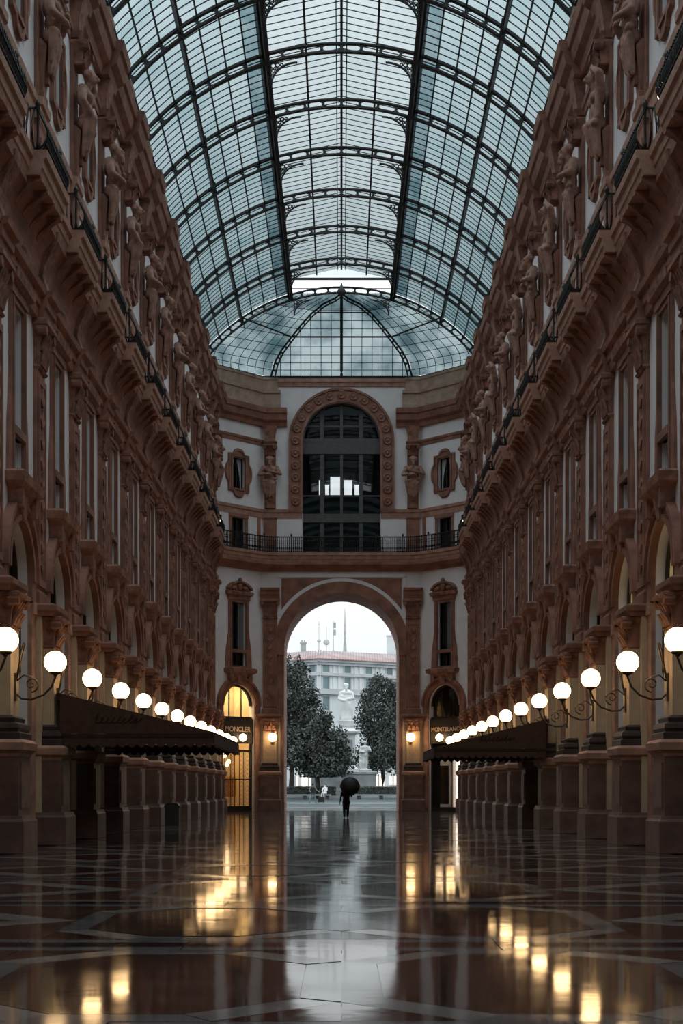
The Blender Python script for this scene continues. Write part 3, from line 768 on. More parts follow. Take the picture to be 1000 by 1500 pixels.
# loft room behind the window; its back wall has real openings to the sky
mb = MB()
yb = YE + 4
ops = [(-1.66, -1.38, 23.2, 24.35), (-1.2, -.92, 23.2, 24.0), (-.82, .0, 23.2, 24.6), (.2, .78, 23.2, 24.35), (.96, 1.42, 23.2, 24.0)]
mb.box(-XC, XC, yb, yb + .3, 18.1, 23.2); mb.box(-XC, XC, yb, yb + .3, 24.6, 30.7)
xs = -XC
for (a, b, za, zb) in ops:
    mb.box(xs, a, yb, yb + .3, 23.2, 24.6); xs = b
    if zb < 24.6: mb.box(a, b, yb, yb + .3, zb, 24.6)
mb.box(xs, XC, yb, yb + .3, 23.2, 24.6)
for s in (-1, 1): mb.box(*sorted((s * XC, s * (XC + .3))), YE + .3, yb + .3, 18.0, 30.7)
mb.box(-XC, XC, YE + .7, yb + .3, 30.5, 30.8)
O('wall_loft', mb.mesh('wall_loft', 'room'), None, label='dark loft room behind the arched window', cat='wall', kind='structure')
# the building block behind the chamfers and the gallery's other end, so daylight only enters where it does in the place
mb = MB()
for s in (-1, 1):
    mb.box(*sorted((s * XC, s * 13)), YE + 4.6, YE + 5, 0, 30.6)
O('wall_outer', mb.mesh('wall_outer', 'hidden'), None, label='plain outer wall flanking the passage towards the square', cat='wall', kind='structure')
mb = MB().box(-9.3, 9.3, -30.4, -30, 0, 37)
for s in (-1, 1): mb.box(*sorted((s * (W - .5), s * W)), -30, MIDS[0] - S / 2, 0, 28.3)
O('wall_back', mb.mesh('wall_back', 'hidden'), None, label='plain gallery walls behind the viewpoint', cat='wall', kind='structure')

# ------------------------------------------------------------------ glass vault
RV, ZV = 11.7, 35.6 - 11.7                 # lower chord radius and centre height
RU, RG = 12.12, 12.2                      # upper chord, glass
A1, A2, A3 = R(16.9), R(34.9), R(52.9)     # purlin angles
def vp(r, a): return (r * math.sin(a), ZV + r * math.cos(a))
ceiling = O('ceiling', MB().box(-9.9, -9.2, -30, YC, 29.75, 31.0).box(9.2, 9.9, -30, YC, 29.75, 31.0).mesh('ceiling', 'attic'), None,
            label='barrel vault of glass panes on curved iron ribs', cat='glass roof', kind='structure')
def arcband(r0, r1, a0, a1, hw, n=30):
    mb = MB()
    o = [vp(r1, a0 + (a1 - a0) * i / n) for i in range(n + 1)]; i_ = [vp(r0, a0 + (a1 - a0) * i / n) for i in range(n + 1)]
    return mb.strip(o, i_, -hw, hw)
V = {}
V['lower'] = arcband(RV - .02, RV + .07, -A3, A3, .1, 48).mesh('lower_chord', 'ironroof')
V['upper'] = arcband(RU - .06, RU + .02, -A3, A3, .1, 48).mesh('upper_chord', 'ironroof')
# strut: post that flares at both ends, with a small knop (local z along the radius)
h = RU - RV
V['strut'] = MB().ext([(-.2, .05), (.2, .05), (.15, .1), (.08, .12), (.06, h / 2), (.08, h - .12), (.15, h - .1), (.2, h - .05), (-.2, h - .05), (-.15, h - .1), (-.08, h - .12), (-.06, h / 2), (-.08, .12), (-.15, .1)], -.06, .06, 'd').mesh('strut', 'ironroof')
V['knop'] = MB().ball((0, 0, 0), (.07, .07, .06), 8, 6).mesh('knop', 'ironroof')
# filigree corner bracket in the central field
def filigree(sg):
    mb = MB()
    x1, z1 = vp(RV, A1 - R(.6))
    n = 10
    cx, cz = x1 - 1.25, z1 - 1.05
    pts = [(cx + 1.2 * math.cos(a), 0, cz + 1.05 * math.sin(a)) for a in [PI / 2 * i / n for i in range(n + 1)]]
    mb.tube([(sg * p[0], p[1], p[2]) for p in pts], .05, 6)
    mb.tube([(sg * (x1 - .03), 0, cz), (sg * (x1 - .03), 0, z1)], .035, 6)
    for (u, w, r) in ((.13, .15, .11), (.33, .12, .09), (.13, .38, .08), (.52, .1, .065), (.12, .58, .06), (.3, .3, .07)):
        c = (sg * (x1 - u), 0, z1 - w)
        mb.tube([(c[0] + r * math.cos(a), 0, c[2] + r * math.sin(a)) for a in [2 * PI * i / 10 for i in range(11)]], .032, 5)
    return mb.mesh('filigree_bracket', 'ironroof')
V['fil'] = {sg: filigree(sg) for sg in (-1, 1)}
RIBS = [YC - S * i for i in range(0, 12)]
NST = 12
for i, y in enumerate(RIBS):
    rb = O('rib', None, ceiling, (0, y, 0))
    O('lower_chord', V['lower'], rb); O('upper_chord', V['upper'], rb)
    for k in range(-NST, NST + 1):
        a = A3 * k / NST
        x, z = vp(RV, a)
        O('strut', V['strut'], rb, (x, 0, z), rot=(0, a, 0))
    if i < 10:
        for sg in (-1, 1): O('filigree_bracket', V['fil'][sg], rb)
# longitudinal members
YB = RIBS[-1]
def lon(name, r0, r1, a, hw, m='ironroof', y0=YB, y1=YC, dy=0):
    x, z = vp(r0, a); L = y1 - y0
    me = MB().box(-hw, hw, 0, L, 0, r1 - r0).mesh(name, m)
    return O(name, me, ceiling, (x, y0, z), rot=(0, a, 0))
for sg in (-1, 1):
    lon('main_purlin', RV - .05, RG + .05, sg * A1, .10)
    lon('main_purlin', RV + .3, RG + .42, sg * (A1 + R(.7)), .05)
    lon('main_purlin', RV + .12, RG, sg * A2, .05)
    lon('edge_purlin', RV - .1, RG + .1, sg * A3, .2)
    for zi, (a0, a1) in enumerate(((A1, A2), (A2, A3))):
        for k in (1, 2, 3): lon('purlin', RG - .1, RG - .02, sg * (a0 + (a1 - a0) * k / 4), .03)
    # curved tie straps hanging beside the second purlin at each rib
    for y in RIBS[:10]:
        x, z = vp(RV - .02, sg * A2)
        O('tie_strap', MB().tube([(0, -1.3, .12), (0, -.9, .0), (sg * -.02, -.4, -.16), (0, 0, -.22), (sg * -.02, .4, -.16), (0, .9, 0), (0, 1.3, .12)], .03, 6).mesh('tie_strap', 'ironroof'), ceiling, (x, y, z))
# lantern: raised ridge roof over the central field
XL = vp(RG, A1)[0]; ZL = vp(RG, A1)[1]
ZEAVE, ZRID = ZL + .95, ZL + 1.75
lantern = O('lantern', MB().box(-.06, .06, YB, YC, ZRID - .12, ZRID + .06).mesh('ridge_beam', 'ironroof'), ceiling)
for sg in (-1, 1):
    O('eave_beam', MB().box(sg * XL - .07, sg * XL + .07, YB, YC, ZEAVE - .1, ZEAVE + .06).mesh('eave_beam', 'ironroof'), lantern)
    t_ = .52; xm, zm = XL * (1 - t_), ZEAVE + (ZRID - ZEAVE) * t_
    O('lantern_purlin', MB().box(sg * xm - .05, sg * xm + .05, YB, YC, zm - .12, zm).mesh('lantern_purlin', 'ironroof'), lantern)
    t_ = .93; xm, zm = XL * (1 - t_), ZEAVE + (ZRID - ZEAVE) * t_
    O('lantern_purlin', MB().box(sg * xm - .025, sg * xm + .025, YB, YC, zm - .08, zm).mesh('lantern_purlin', 'ironroof'), lantern)
pm = MB().box(-.04, .04, -.04, .04, ZL - .1, ZEAVE).mesh('lantern_post', 'ironroof')
for y in RIBS:
    for sg in (-1, 1): O('lantern_post', pm, lantern, (sg * XL, y, 0))
# end of the lantern: open gable with header (rounded corners) and thin guard bars
hd = MB().box(-XL, XL, -.06, .06, ZEAVE - .02, ZEAVE + .12)
for sg in (-1, 1):
    c = (sg * (XL - .3), ZEAVE - .32)
    pts = arc(c[0], c[1], .3, PI / 2, PI / 2 - sg * PI / 2, 6)
    hd.ext([(sg * XL, ZEAVE)] + pts, -.06, .06, 'd')
O('gable_header', hd.mesh('gable_header', 'ironroof'), lantern, (0, YC, 0))
O('gable_pane', MB().ext([(-XL, ZEAVE + .1), (XL, ZEAVE + .1), (0, ZRID)], -.01, .01, 'd').mesh('gable_pane', 'lglass'), lantern, (0, YC, 0))
O('guard_rail', MB().box(-XL, XL, -.015, .015, ZEAVE - .62, ZEAVE - .58).mesh('guard_rail', 'ironroof'), lantern, (0, YC, 0))
gb = MB().box(-.012, .012, -.012, .012, ZL - .2, ZEAVE - .6).mesh('guard_bar', 'ironroof')
for k in range(-7, 8):
    O('guard_bar', gb, lantern, (XL * k / 7.6, YC, 0))
# lead flashing outside, at the foot of the lantern
for sg in (-1, 1):
    lon('flashing', RG + .05, RG + .09, sg * (A1 + R(.5)), .1, 'metalgrey')
# glazing bars and panes
NB = 9
p_ = S / NB
barm, panem, lbar, lpane = {}, {}, {}, {}
for sg in (-1, 1):
    mb = MB()
    n = 16
    o = [vp(RG + .012, sg * (A1 + (A3 - A1) * i / n)) for i in range(n + 1)]; i_ = [vp(RG - .022, sg * (A1 + (A3 - A1) * i / n)) for i in range(n + 1)]
    barm[sg] = mb.strip(o, i_, -.024, .024)
    for zi, (a0, a1) in enumerate(((A1, A2), (A2, A3))):
        for k in range(4):
            b0, b1 = sg * (a0 + (a1 - a0) * k / 4), sg * (a0 + (a1 - a0) * (k + 1) / 4)
            panem[(sg, zi, k)] = MB().strip([vp(RG + .006, b0), vp(RG + .006, (b0 + b1) / 2), vp(RG + .006, b1)], [vp(RG - .006, b0), vp(RG - .006, (b0 + b1) / 2), vp(RG - .006, b1)], .03, p_ - .03)
    e0, e1 = (sg * XL, ZEAVE), (0, ZRID)
    lbar[sg] = MB().strip([(e0[0], e0[1] + .02), (e1[0], e1[1] + .02)], [(e0[0], e0[1] - .012), (e1[0], e1[1] - .012)], -.02, .02)
    for k in range(2):
        q0 = (sg * XL * (1 - .52 * k), ZEAVE + (ZRID - ZEAVE) * .52 * k); q1 = (sg * XL * (.48 if k == 0 else 0.0), ZEAVE + (ZRID - ZEAVE) * (.52 if k == 0 else 1))
        lpane[(sg, k)] = MB().strip([(q0[0], q0[1] + .012), (q1[0], q1[1] + .012)], [q0, q1], .025, p_ - .025)
bar_me = {sg: barm[sg].mesh('glazing_bar', 'ironroof') for sg in barm}
lbar_me = {sg: lbar[sg].mesh('lantern_bar', 'ironroof') for sg in lbar}
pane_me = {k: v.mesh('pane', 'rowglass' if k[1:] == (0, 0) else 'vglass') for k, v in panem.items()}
lpane_me = {k: v.mesh('pane', 'lglass') for k, v in lpane.items()}
mass_b, mass_p, mass_l, mass_r = MB(), MB(), MB(), MB()
def addm(dst, src, y): dst.add([(v[0], v[1] + y, v[2]) for v in src.v], src.f)
ys = []
y = YC
while y > YB + .01: ys.append(y - p_); y -= p_
near = [y for y in ys if 61.0 < y < 69.2]          # the strips that show largest
for y in ys:
    one = y in near
    for sg in (-1, 1):
        if y > 52:
            O('glazing_bar', bar_me[sg], ceiling, (0, y, 0)); O('lantern_bar', lbar_me[sg], lantern, (0, y, 0))
        else: addm(mass_b, barm[sg], y); addm(mass_b, lbar[sg], y)
        for zi in (0, 1):
            for k in range(4):
                if one: O('pane', pane_me[(sg, zi, k)], ceiling, (0, y, 0))
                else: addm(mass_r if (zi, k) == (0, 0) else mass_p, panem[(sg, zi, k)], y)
        for k in (0, 1):
            if one: O('pane', lpane_me[(sg, k)], lantern, (0, y, 0))
            else: addm(mass_l, lpane[(sg, k)], y)
O('far_glazing_bars', mass_b.mesh('far_glazing_bars', 'ironroof', False), ceiling, kind='stuff')
O('far_panes', mass_p.mesh('far_panes', 'vglass', False), ceiling, kind='stuff')
O('far_dark_panes', mass_r.mesh('far_dark_panes', 'rowglass', False), ceiling, kind='stuff')
O('far_lantern_panes', mass_l.mesh('far_lantern_panes', 'lglass', False), ceiling, kind='stuff')
# the vault over and behind the viewpoint: ribs every bay and plain glazing
mb = MB()
y = YB
while y > -30:
    t = arcband(RV, RG, -A3, A3, .06, 20); addm(mb, t, y); y -= S
O('rear_ribs', mb.mesh('rear_ribs', 'ironroof', False), ceiling, kind='stuff')
mb = MB(); n = 20
mb.strip([vp(RG + .01, -A3 + 2 * A3 * i / n) for i in range(n + 1)], [vp(RG - .01, -A3 + 2 * A3 * i / n) for i in range(n + 1)], -30, YB)
O('rear_glazing', mb.mesh('rear_glazing', 'vglass', False), ceiling, kind='stuff')

# ------------------------------------------------------------------ faceted glass half dome over the end wall
dome = O('ceiling_dome', None, None, label='faceted glass half dome closing the vault above the end wall', cat='glass roof', kind='structure')
ZD0, ZD1 = 30.72, 35.6
TAB = [(0, 1), (.2, .945), (.36, .86), (.53, .72), (.7, .565), (.83, .42), (.93, .25), (1, 0)]
def wfrac(hh):
    for (a, b), (c, d) in zip(TAB, TAB[1:]):
        if a <= hh <= c: return b + (d - b) * (hh - a) / (c - a)
    return 0
XD = 5.0
def rib_pt(hh):                      # hip rib from the end-wall corner to the apex
    w = wfrac(hh)
    yy = YC + (YE - YC - .1) * math.sqrt(max(0, 1 - hh ** 2))
    return Vector((XD * w, yy, ZD0 + (ZD1 - ZD0) * hh))
def ring_pt(hh):                     # where the last vault rib stands at this height
    a = math.acos(min(1, (ZD0 + (ZD1 - ZD0) * hh - ZV) / (RG - .02)))
    return Vector(((RG - .02) * math.sin(a), YC, ZD0 + (ZD1 - ZD0) * hh))
def mir(p, s): return Vector((p.x * s, p.y, p.z))
HS = [i / 24 for i in range(25)]
def truss(pts, inn, name):
    t = O(name, MB().tube(pts, .075, 4).mesh('outer_chord', 'ironroof'), dome)
    O('inner_chord', MB().tube(inn, .06, 4).mesh('inner_chord', 'ironroof'), t)
    L = 0
    for a, b in zip(list(zip(pts, inn)), list(zip(pts[1:], inn[1:]))):
        L += (a[0] - b[0]).length
        if L > .42:
            L = 0; O('strut', MB().tube([b[0], b[1]], .07, 4).mesh('strut', 'ironroof'), t)
for s in (-1, 1):
    pts = [mir(rib_pt(i / 40), s) for i in range(41)]
    inn = [p + Vector((-s * .28 * (1 - k / 60), -.22, -.12 - .12 * k / 40)) for k, p in enumerate(pts)]
    truss(pts, inn, 'hip_rib')
O('centre_rib', MB().tube([Vector((0, rib_pt(h).y - .05, rib_pt(h).z)) for h in HS], .1, 4).mesh('centre_rib', 'ironroof'), dome)
O('centre_knop', MB().lathe([(.1, 0), (.28, .2), (.3, .4), (.12, .6), (.05, .9)], (0, YC - .05, ZD1 - .25), 12).mesh('centre_knop', 'ironroof'), dome)
hp = .55
O('dome_purlin', MB().tube([mir(rib_pt(hp), -1), rib_pt(hp)], .06, 4).mesh('dome_purlin', 'ironroof'), dome)
O('dome_purlin', MB().tube([mir(rib_pt(.84), -1), rib_pt(.84)], .05, 4).mesh('dome_purlin', 'ironroof'), dome)
for s in (-1, 1): O('dome_purlin', MB().tube([mir(rib_pt(hp), s), mir(ring_pt(.66), s)], .06, 4).mesh('dome_purlin', 'ironroof'), dome)
O('dome_sill', MB().sweep([(-W, YC), (-XC, YE - .05), (XC, YE - .05), (W, YC)], [(-.25, 30.6), (.05, 30.6), (.05, 30.8), (-.25, 30.8)]).mesh('dome_sill', 'ironroof'), dome)
def quad_pane(a, b, c, d):
    n = (b - a).cross(d - a)
    if n.length < 1e-4: n = (c - b).cross(d - b)
    if n.length < 1e-4: return None
    n.normalize(); n *= .006
    return MB().add([a - n, b - n, c - n, d - n, a + n, b + n, c + n, d + n], [(3, 2, 1, 0), (4, 5, 6, 7), (0, 1, 5, 4), (1, 2, 6, 5), (2, 3, 7, 6), (3, 0, 4, 7)])
rows = [0, .1, .2, .31, .42, .55, .65, .75, .86, 1.0]
colw = .72
def cpt(x, hh): p = rib_pt(hh); return Vector((x, p.y, p.z))
bars = []
for k in range(-6, 7):
    x = k * colw
    hmax = max(hh for hh in [i / 100 for i in range(101)] if XD * wfrac(hh) >= abs(x))
    if k: bars.append([cpt(x, hmax * i / 14) for i in range(15)])
for hh in rows[1:-1]:
    w = XD * wfrac(hh); bars.append([cpt(-w, hh), cpt(w, hh)])
for i in range(len(rows) - 1):
    h0, h1 = rows[i], rows[i + 1]
    w0, w1 = XD * wfrac(h0), XD * wfrac(h1)
    k = -7
    while k < 7:
        x0, x1 = k * colw, (k + 1) * colw
        a = cpt(max(-w0, min(w0, x0)), h0); b = cpt(max(-w0, min(w0, x1)), h0); c = cpt(max(-w1, min(w1, x1)), h1); d = cpt(max(-w1, min(w1, x0)), h1)
        if (b - a).length > .02:
            q_ = quad_pane(a, b, c, d)
            if q_: O('pane', q_.mesh('pane', 'dglass', False), dome)
        k += 1
# side facets between hip rib and vault end
NSD = 8
def spt(s, u, hh):
    a, b = rib_pt(hh), ring_pt(hh)
    if hh < .35:                       # bulge to follow the chamfer plan at the foot
        k = 1 - hh / .35
        q_ = a.lerp(b, u)
        f0 = rib_pt(0); cor = Vector((f0.x + (W + .3 - f0.x) * u, f0.y + (YC - f0.y) * u, q_.z))
        return mir(q_.lerp(cor, k * .85), s)
    return mir(a.lerp(b, u), s)
for s in (-1, 1):
    for j in range(1, NSD): bars.append([spt(s, j / NSD, i / 14 * .97) for i in range(15)])
    for hh in rows[1:-1]: bars.append([spt(s, j / 6, hh) for j in range(7)])
    for i in range(len(rows) - 1):
        for j in range(NSD):
            h0, h1 = rows[i], rows[i + 1]
            q_ = quad_pane(spt(s, j / NSD, h0), spt(s, (j + 1) / NSD, h0), spt(s, (j + 1) / NSD, h1), spt(s, j / NSD, h1))
            if q_: O('pane', q_.mesh('pane', 'dglass', False), dome)
for b in bars: O('glazing_bar', MB().tube(b, .024, 4).mesh('glazing_bar', 'ironroof', False), dome)

# ------------------------------------------------------------------ lamps
def spiral(c, r, turns, a0, n, sgn=1):
    return [(c[0] + 0, c[1] + r * (1 - .85 * i / n) * math.cos(a0 + sgn * 2 * PI * turns * i / n), c[2] + r * (1 - .85 * i / n) * math.sin(a0 + sgn * 2 * PI * turns * i / n)) for i in range(n + 1)]
LD, LZ = 1.6, 4.78
L_arm = MB().tube([(0, .6, 4.0), (0, .75, 3.86), (0, 1.0, 3.84), (0, 1.3, 3.95), (0, 1.5, 4.15), (0, LD, 4.4), (0, LD, 4.5)], .028, 8)
L_arm.tube(spiral((0, 1.0, 4.22), .2, 1.4, -PI / 2, 22), .02, 6)
L_arm.tube([(0, .62, 4.3), (0, .8, 4.45), (0, 1.0, 4.42)], .02, 6)
L_arm = L_arm.mesh('bracket_arm', 'lampiron')
L_finial = MB().tube([(0, .6, 4.25), (.06, .7, 4.7), (.1, .78, 5.1), (.06, .82, 5.25), (0, .78, 5.2)], .022, 6).tube([(0, .6, 4.25), (-.06, .7, 4.7), (-.1, .78, 5.1), (-.06, .82, 5.25), (0, .78, 5.2)], .022, 6).mesh('finial_scroll', 'lampiron')
L_plate = MB().box(-.09, .09, .58, .64, 3.8, 4.5).mesh('wall_plate', 'lampiron')
L_cup = MB().lathe([(.03, 4.42), (.06, 4.46), (.14, 4.5), (.15, 4.54), (.1, 4.55)], (0, LD, 0), 14).mesh('cup', 'lampiron')
L_globe = MB().ball((0, LD, LZ), .28, 28, 18).mesh('globe', 'globe')
def lamp(x, y, rz, label, group, dz=0):
    t = O('wall_lamp', None, None, (x, y, dz), rz, label, 'lamp', group)
    for n, me in (('bracket_arm', L_arm), ('finial_scroll', L_finial), ('wall_plate', L_plate), ('cup', L_cup), ('globe', L_globe)): O(n, me, t)
for s in (-1, 1):
    for k, y in enumerate(PIERS): lamp(s * W, y, ROT[s], 'lit globe lamp on scrolled bracket, ' + nth(len(PIERS) - 1 - k, s), 'globe lamps along the side walls')
# short brackets on the piers of the great arch
E_arm = MB().tube([(0, .58, 4.85), (0, .75, 4.7), (0, .95, 4.72), (0, 1.02, 4.9)], .03, 8).tube([(0, .6, 5.5), (0, .66, 5.62), (.05, .72, 5.55)], .02, 6).mesh('bracket_arm', 'lampiron')
E_plate = MB().ext([(-.12, 4.7), (.12, 4.7), (.16, 5.2), (.1, 5.7), (-.1, 5.7), (-.16, 5.2)], .58, .63, 'd').mesh('wall_plate', 'lampiron')
E_globe = MB().ball((0, 1.02, 5.2), .31, 28, 18).mesh('globe', 'globe')
for s in (-1, 1):
    t = O('wall_lamp', None, None, (s * 4.85, YE, 0), PI, 'lit globe lamp on cream pilaster beside the great arch, %s side' % SIDE[s].replace(' wall', ''), 'lamp', 'globe lamps flanking the great arch')
    O('bracket_arm', E_arm, t); O('wall_plate', E_plate, t); O('globe', E_globe, t)
# small lamp clusters on the balcony edge
K_stem = MB().tube([(0, .66, 18.2), (0, .7, 18.9), (0, .8, 19.2)], .02, 6).tube([(-.1, .8, 19.25), (0, .8, 19.15), (.1, .8, 19.25)], .015, 6).mesh('stem', 'lampiron')
K_b = MB().ball((0, 0, 0), (.05, .05, .11), 10, 8).mesh('bulb', 'bulb')
def cluster(x, y, rz, where):
    t = O('balcony_lamp', None, None, (x, y, 0), rz, 'small bulb cluster on the balcony, ' + where, 'lamp', 'bulb clusters along the balconies')
    O('stem', K_stem, t)
    for (u, d, z) in ((-.1, .8, 19.35), (.1, .8, 19.35), (0, .84, 19.28), (0, .8, 19.05)): O('bulb', K_b, t, (u, d, z))
for k, y in enumerate(PIERS):
    cluster(W, y, ROT[1], nth(len(PIERS) - 1 - k, 1))
    if k in (0, 2, 4, 6, 7, 8, 10, 12): cluster(-W, y, ROT[-1], nth(7 - (0, 2, 4, 6, 7, 8, 10, 12).index(k), -1))

# ------------------------------------------------------------------ balcony railings
ZR = 18.2
def belly(z): return .26 * math.sin(PI * min(1, max(0, (z - 0) / .95))) ** .8
bars_ = MB(); hwR = 1.46; d0 = .9
def bar_at(mb, u, d, du=0, dd=1):
    mb.tube([(u + du * belly(z), d + dd * belly(z), ZR + z) for z in (0, .15, .35, .6, .85, 1.1)], .03, 5)
n = 20
for i in range(n + 1): bar_at(bars_, -hwR + 2 * hwR * i / n, d0)
for sg in (-1, 1):
    for dd in (.2, .35, .5, .65, .8): bar_at(bars_, sg * hwR, dd, sg, 0)
for i in range(n):
    u = -hwR + 2 * hwR * (i + .5) / n
    bars_.tube([(u + .06 * math.cos(a), d0 + .25, ZR + .5 + .1 * math.sin(a)) for a in [2 * PI * k / 8 for k in range(9)]], .022, 4)
    bars_.tube([(u + .05 * math.cos(a), d0 + .2, ZR + .25 + .08 * math.sin(a)) for a in [2 * PI * k / 8 for k in range(9)]], .02, 4)
RL_b = bars_.mesh('bars', 'iron')
RL_t = MB().tube([(-hwR, .1, ZR + 1.12), (-hwR, d0, ZR + 1.12), (hwR, d0, ZR + 1.12), (hwR, .1, ZR + 1.12)], .04, 6).mesh('top_rail', 'iron')
RL_l = MB().tube([(-hwR, .3, ZR + .06), (-hwR, d0, ZR + .06), (hwR, d0, ZR + .06), (hwR, .3, ZR + .06)], .035, 6).mesh('bottom_rail', 'iron')
RL_p = MB().lathe([(.05, 0), (.05, .2), (.035, .25), (.035, 1.0), (.05, 1.05), (.05, 1.15), (.08, 1.22), (.02, 1.34)], (0, 0, ZR), 8).mesh('post', 'iron')
lk = MB()
lk.box(-.98, .98, -.02, .02, ZR + .9, ZR + .96); lk.box(-.98, .98, -.02, .02, ZR + .08, ZR + .12)
for i in range(14): lk.tube([(-.94 + .145 * i, 0, ZR), (-.94 + .145 * i, 0, ZR + .9)], .018, 4)
LK = lk.mesh('bars', 'iron')
for s in (-1, 1):
    for k, y in enumerate(MIDS):
        t = O('balcony_railing', None, None, (s * W, y, 0), ROT[s], 'bulging black balcony railing, ' + nth(len(MIDS) - 1 - k, s), 'railing', 'bellied railings along the side balconies')
        O('bars', RL_b, t, kind='stuff'); O('top_rail', RL_t, t); O('bottom_rail', RL_l, t)
        for sg in (-1, 1): O('post', RL_p, t, (sg * hwR, d0, 0))
    for k, y in enumerate(PIERS):
        t = O('link_railing', None, None, (s * W, y, 0), ROT[s], 'straight low iron railing, ' + nth(len(PIERS) - 1 - k, s), 'railing', 'straight railings between the side balconies')
        O('bars', LK, t, (0, .62, 0), kind='stuff')
# long bowed railing across the end
rp_ = []
for i in range(len(bw)):
    p = Vector(bw[i]); q0 = Vector(bw[max(0, i - 1)]); q1 = Vector(bw[min(len(bw) - 1, i + 1)])
    tt = (q1 - q0).normalized(); rp_.append(p + Vector((tt.y, -tt.x)) * .68)
er = O('end_railing', None, None, label='long bowed black iron railing on the balcony over the great arch', cat='railing')
def at3(z): return [(p.x, p.y, z) for p in rp_]
O('top_rail', MB().tube(at3(ZR + 1.1), .045, 6).mesh('top_rail', 'iron'), er)
O('middle_rail', MB().tube(at3(ZR + .82), .025, 6).mesh('middle_rail', 'iron'), er)
O('bottom_rail', MB().tube(at3(ZR + .08), .035, 6).mesh('bottom_rail', 'iron'), er)
mb = MB(); acc = 0; cnt = 0
for i in range(len(rp_) - 1):
    a, b = rp_[i], rp_[i + 1]; L = (b - a).length
    k = 0.0
    while acc <= L:
        p = a.lerp(b, acc / L); cnt += 1
        mb.tube([(p.x, p.y, ZR), (p.x, p.y, ZR + 1.1)], .026, 4)
        mb.add([(p.x - .066, p.y, ZR + .3), (p.x, p.y - .01, ZR + .14), (p.x + .066, p.y, ZR + .3), (p.x, p.y + .01, ZR + .5)], [(0, 1, 2, 3)])
        mb.add([(p.x - .05, p.y, ZR + .66), (p.x, p.y - .01, ZR + .56), (p.x + .05, p.y, ZR + .66), (p.x, p.y + .01, ZR + .78)], [(0, 1, 2, 3)])
        if cnt % 14 == 0: O('post', RL_p, er, (p.x, p.y, 0))
        acc += .14
    acc -= L
O('balusters', mb.mesh('balusters', 'iron'), er, kind='stuff')

# ------------------------------------------------------------------ awnings
def awning(s, ya, yb_, label, seed):
    xw, xf, zt, zf, zv = s * 8.05, s * 3.65, 4.32, 3.22, 2.78
    t = O('awning', None, None, (0, 0, 0), 0, label, 'awning')
    n = Vector((-(zt - zf), 0, (xf - xw))).normalized()
    O('canopy_cloth', MB().ext([(xw, zt), (xf, zf), (xf, zf - .03), (xw, zt - .04)], ya, yb_, 'd').mesh('canopy_cloth', 'fabric'), t)
    for nm, y in (('end_panel', ya), ('end_panel', yb_)):
        O(nm, MB().ext([(xw, zt), (xf, zf), (xf, zf - .05), (xw, zf - .05)], y - .01, y + .01, 'd').mesh(nm, 'fabric'), t)
    # scalloped valances
    def scallop(L, m_):
        pts = [(0, zf - .08), (0, zv + .1)]
        k = max(1, round(L / .27)); w = L / k
        for i in range(k):
            for j in range(1, 6): pts.append((w * (i + j / 5), zv + .1 - .11 * math.sin(PI * j / 5)))
        pts += [(L, zf - .08)]
        return MB().ext(pts, -.012, .012, 'd').mesh('valance', m_)
    L = abs(xf - xw)
    for y in (ya, yb_): O('valance', scallop(L, 'fabric'), t, (min(xf, xw), y, 0))
    O('valance', scallop(yb_ - ya, 'fabric'), t, (xf, ya, 0), PI / 2)
    O('hem_beam', MB().box(*sorted((xf - s * .0, xf + s * .1)), ya, yb_, zf - .14, zf - .05).box(*sorted((xw, xf)), ya - .03, ya + .03, zf - .15, zf - .06).mesh('hem_beam', 'fabricdark'), t)
    O('wall_beam', MB().box(*sorted((xw, xw + s * .12)), ya, yb_, zt - .2, zt + .02).mesh('wall_beam', 'fabricdark'), t)
    for k in range(3):
        y = ya + (yb_ - ya) * (k + .5) / 3
        O('folding_arm', MB().tube([(xw, y, 3.4), ((xw + xf) / 2, y + .9, 3.35), (xf + s * .1, y, zf - .1)], .035, 6).mesh('folding_arm', 'fabricdark'), t)
    # cursive house lettering on the end panel
    rnd = random.Random(seed); mb = MB()
    x0 = xw - s * (1.0 if s < 0 else 2.6); pts = []
    ln = 1.3
    for i in range(140):
        u = i / 139
        w_ = u * 52
        tall = .17 if u < .12 or .42 < u < .5 or .72 < u < .78 else .075
        zz_ = tall * math.sin(w_); pts.append((x0 + u * ln + .05 * math.cos(w_ * .97) + .35 * zz_, ya - .016, 3.56 + max(zz_, -.07) - .02 * u))
    mb.tube(pts, .016, 4)
    O('lettering', mb.mesh('lettering', 'script'), t)
awning(-1, 41.6, 51.6, 'long dark brown shop awning with scalloped valance and cursive script', 3)
awning(1, 57.2, 64.8, 'short dark brown shop awning with scalloped valance nearer the square', 11)
# lit lunettes over two shops, and a litter bin by the wall
for y in MIDS[2:4]:
    w = O('lit_lunette', Wn['lit_lunette'], walls[1], (W, y, 0), ROT[1], label='dimly lit yellow lunette pane')
bn = O('litter_bin', MB().stack([(.3, .35, 0), (.3, .35, .78), (.33, .38, .8), (.33, .38, .86)], -.35).mesh('litter_bin', 'bin'), None, (-7.25, 62.5, 0), 0, 'square black litter bin against the pedestals under the long awning wall', 'bin')
O('lid', MB().stack([(.31, .36, .86), (.2, .25, .98)], -.3).mesh('lid', 'bin'), bn)

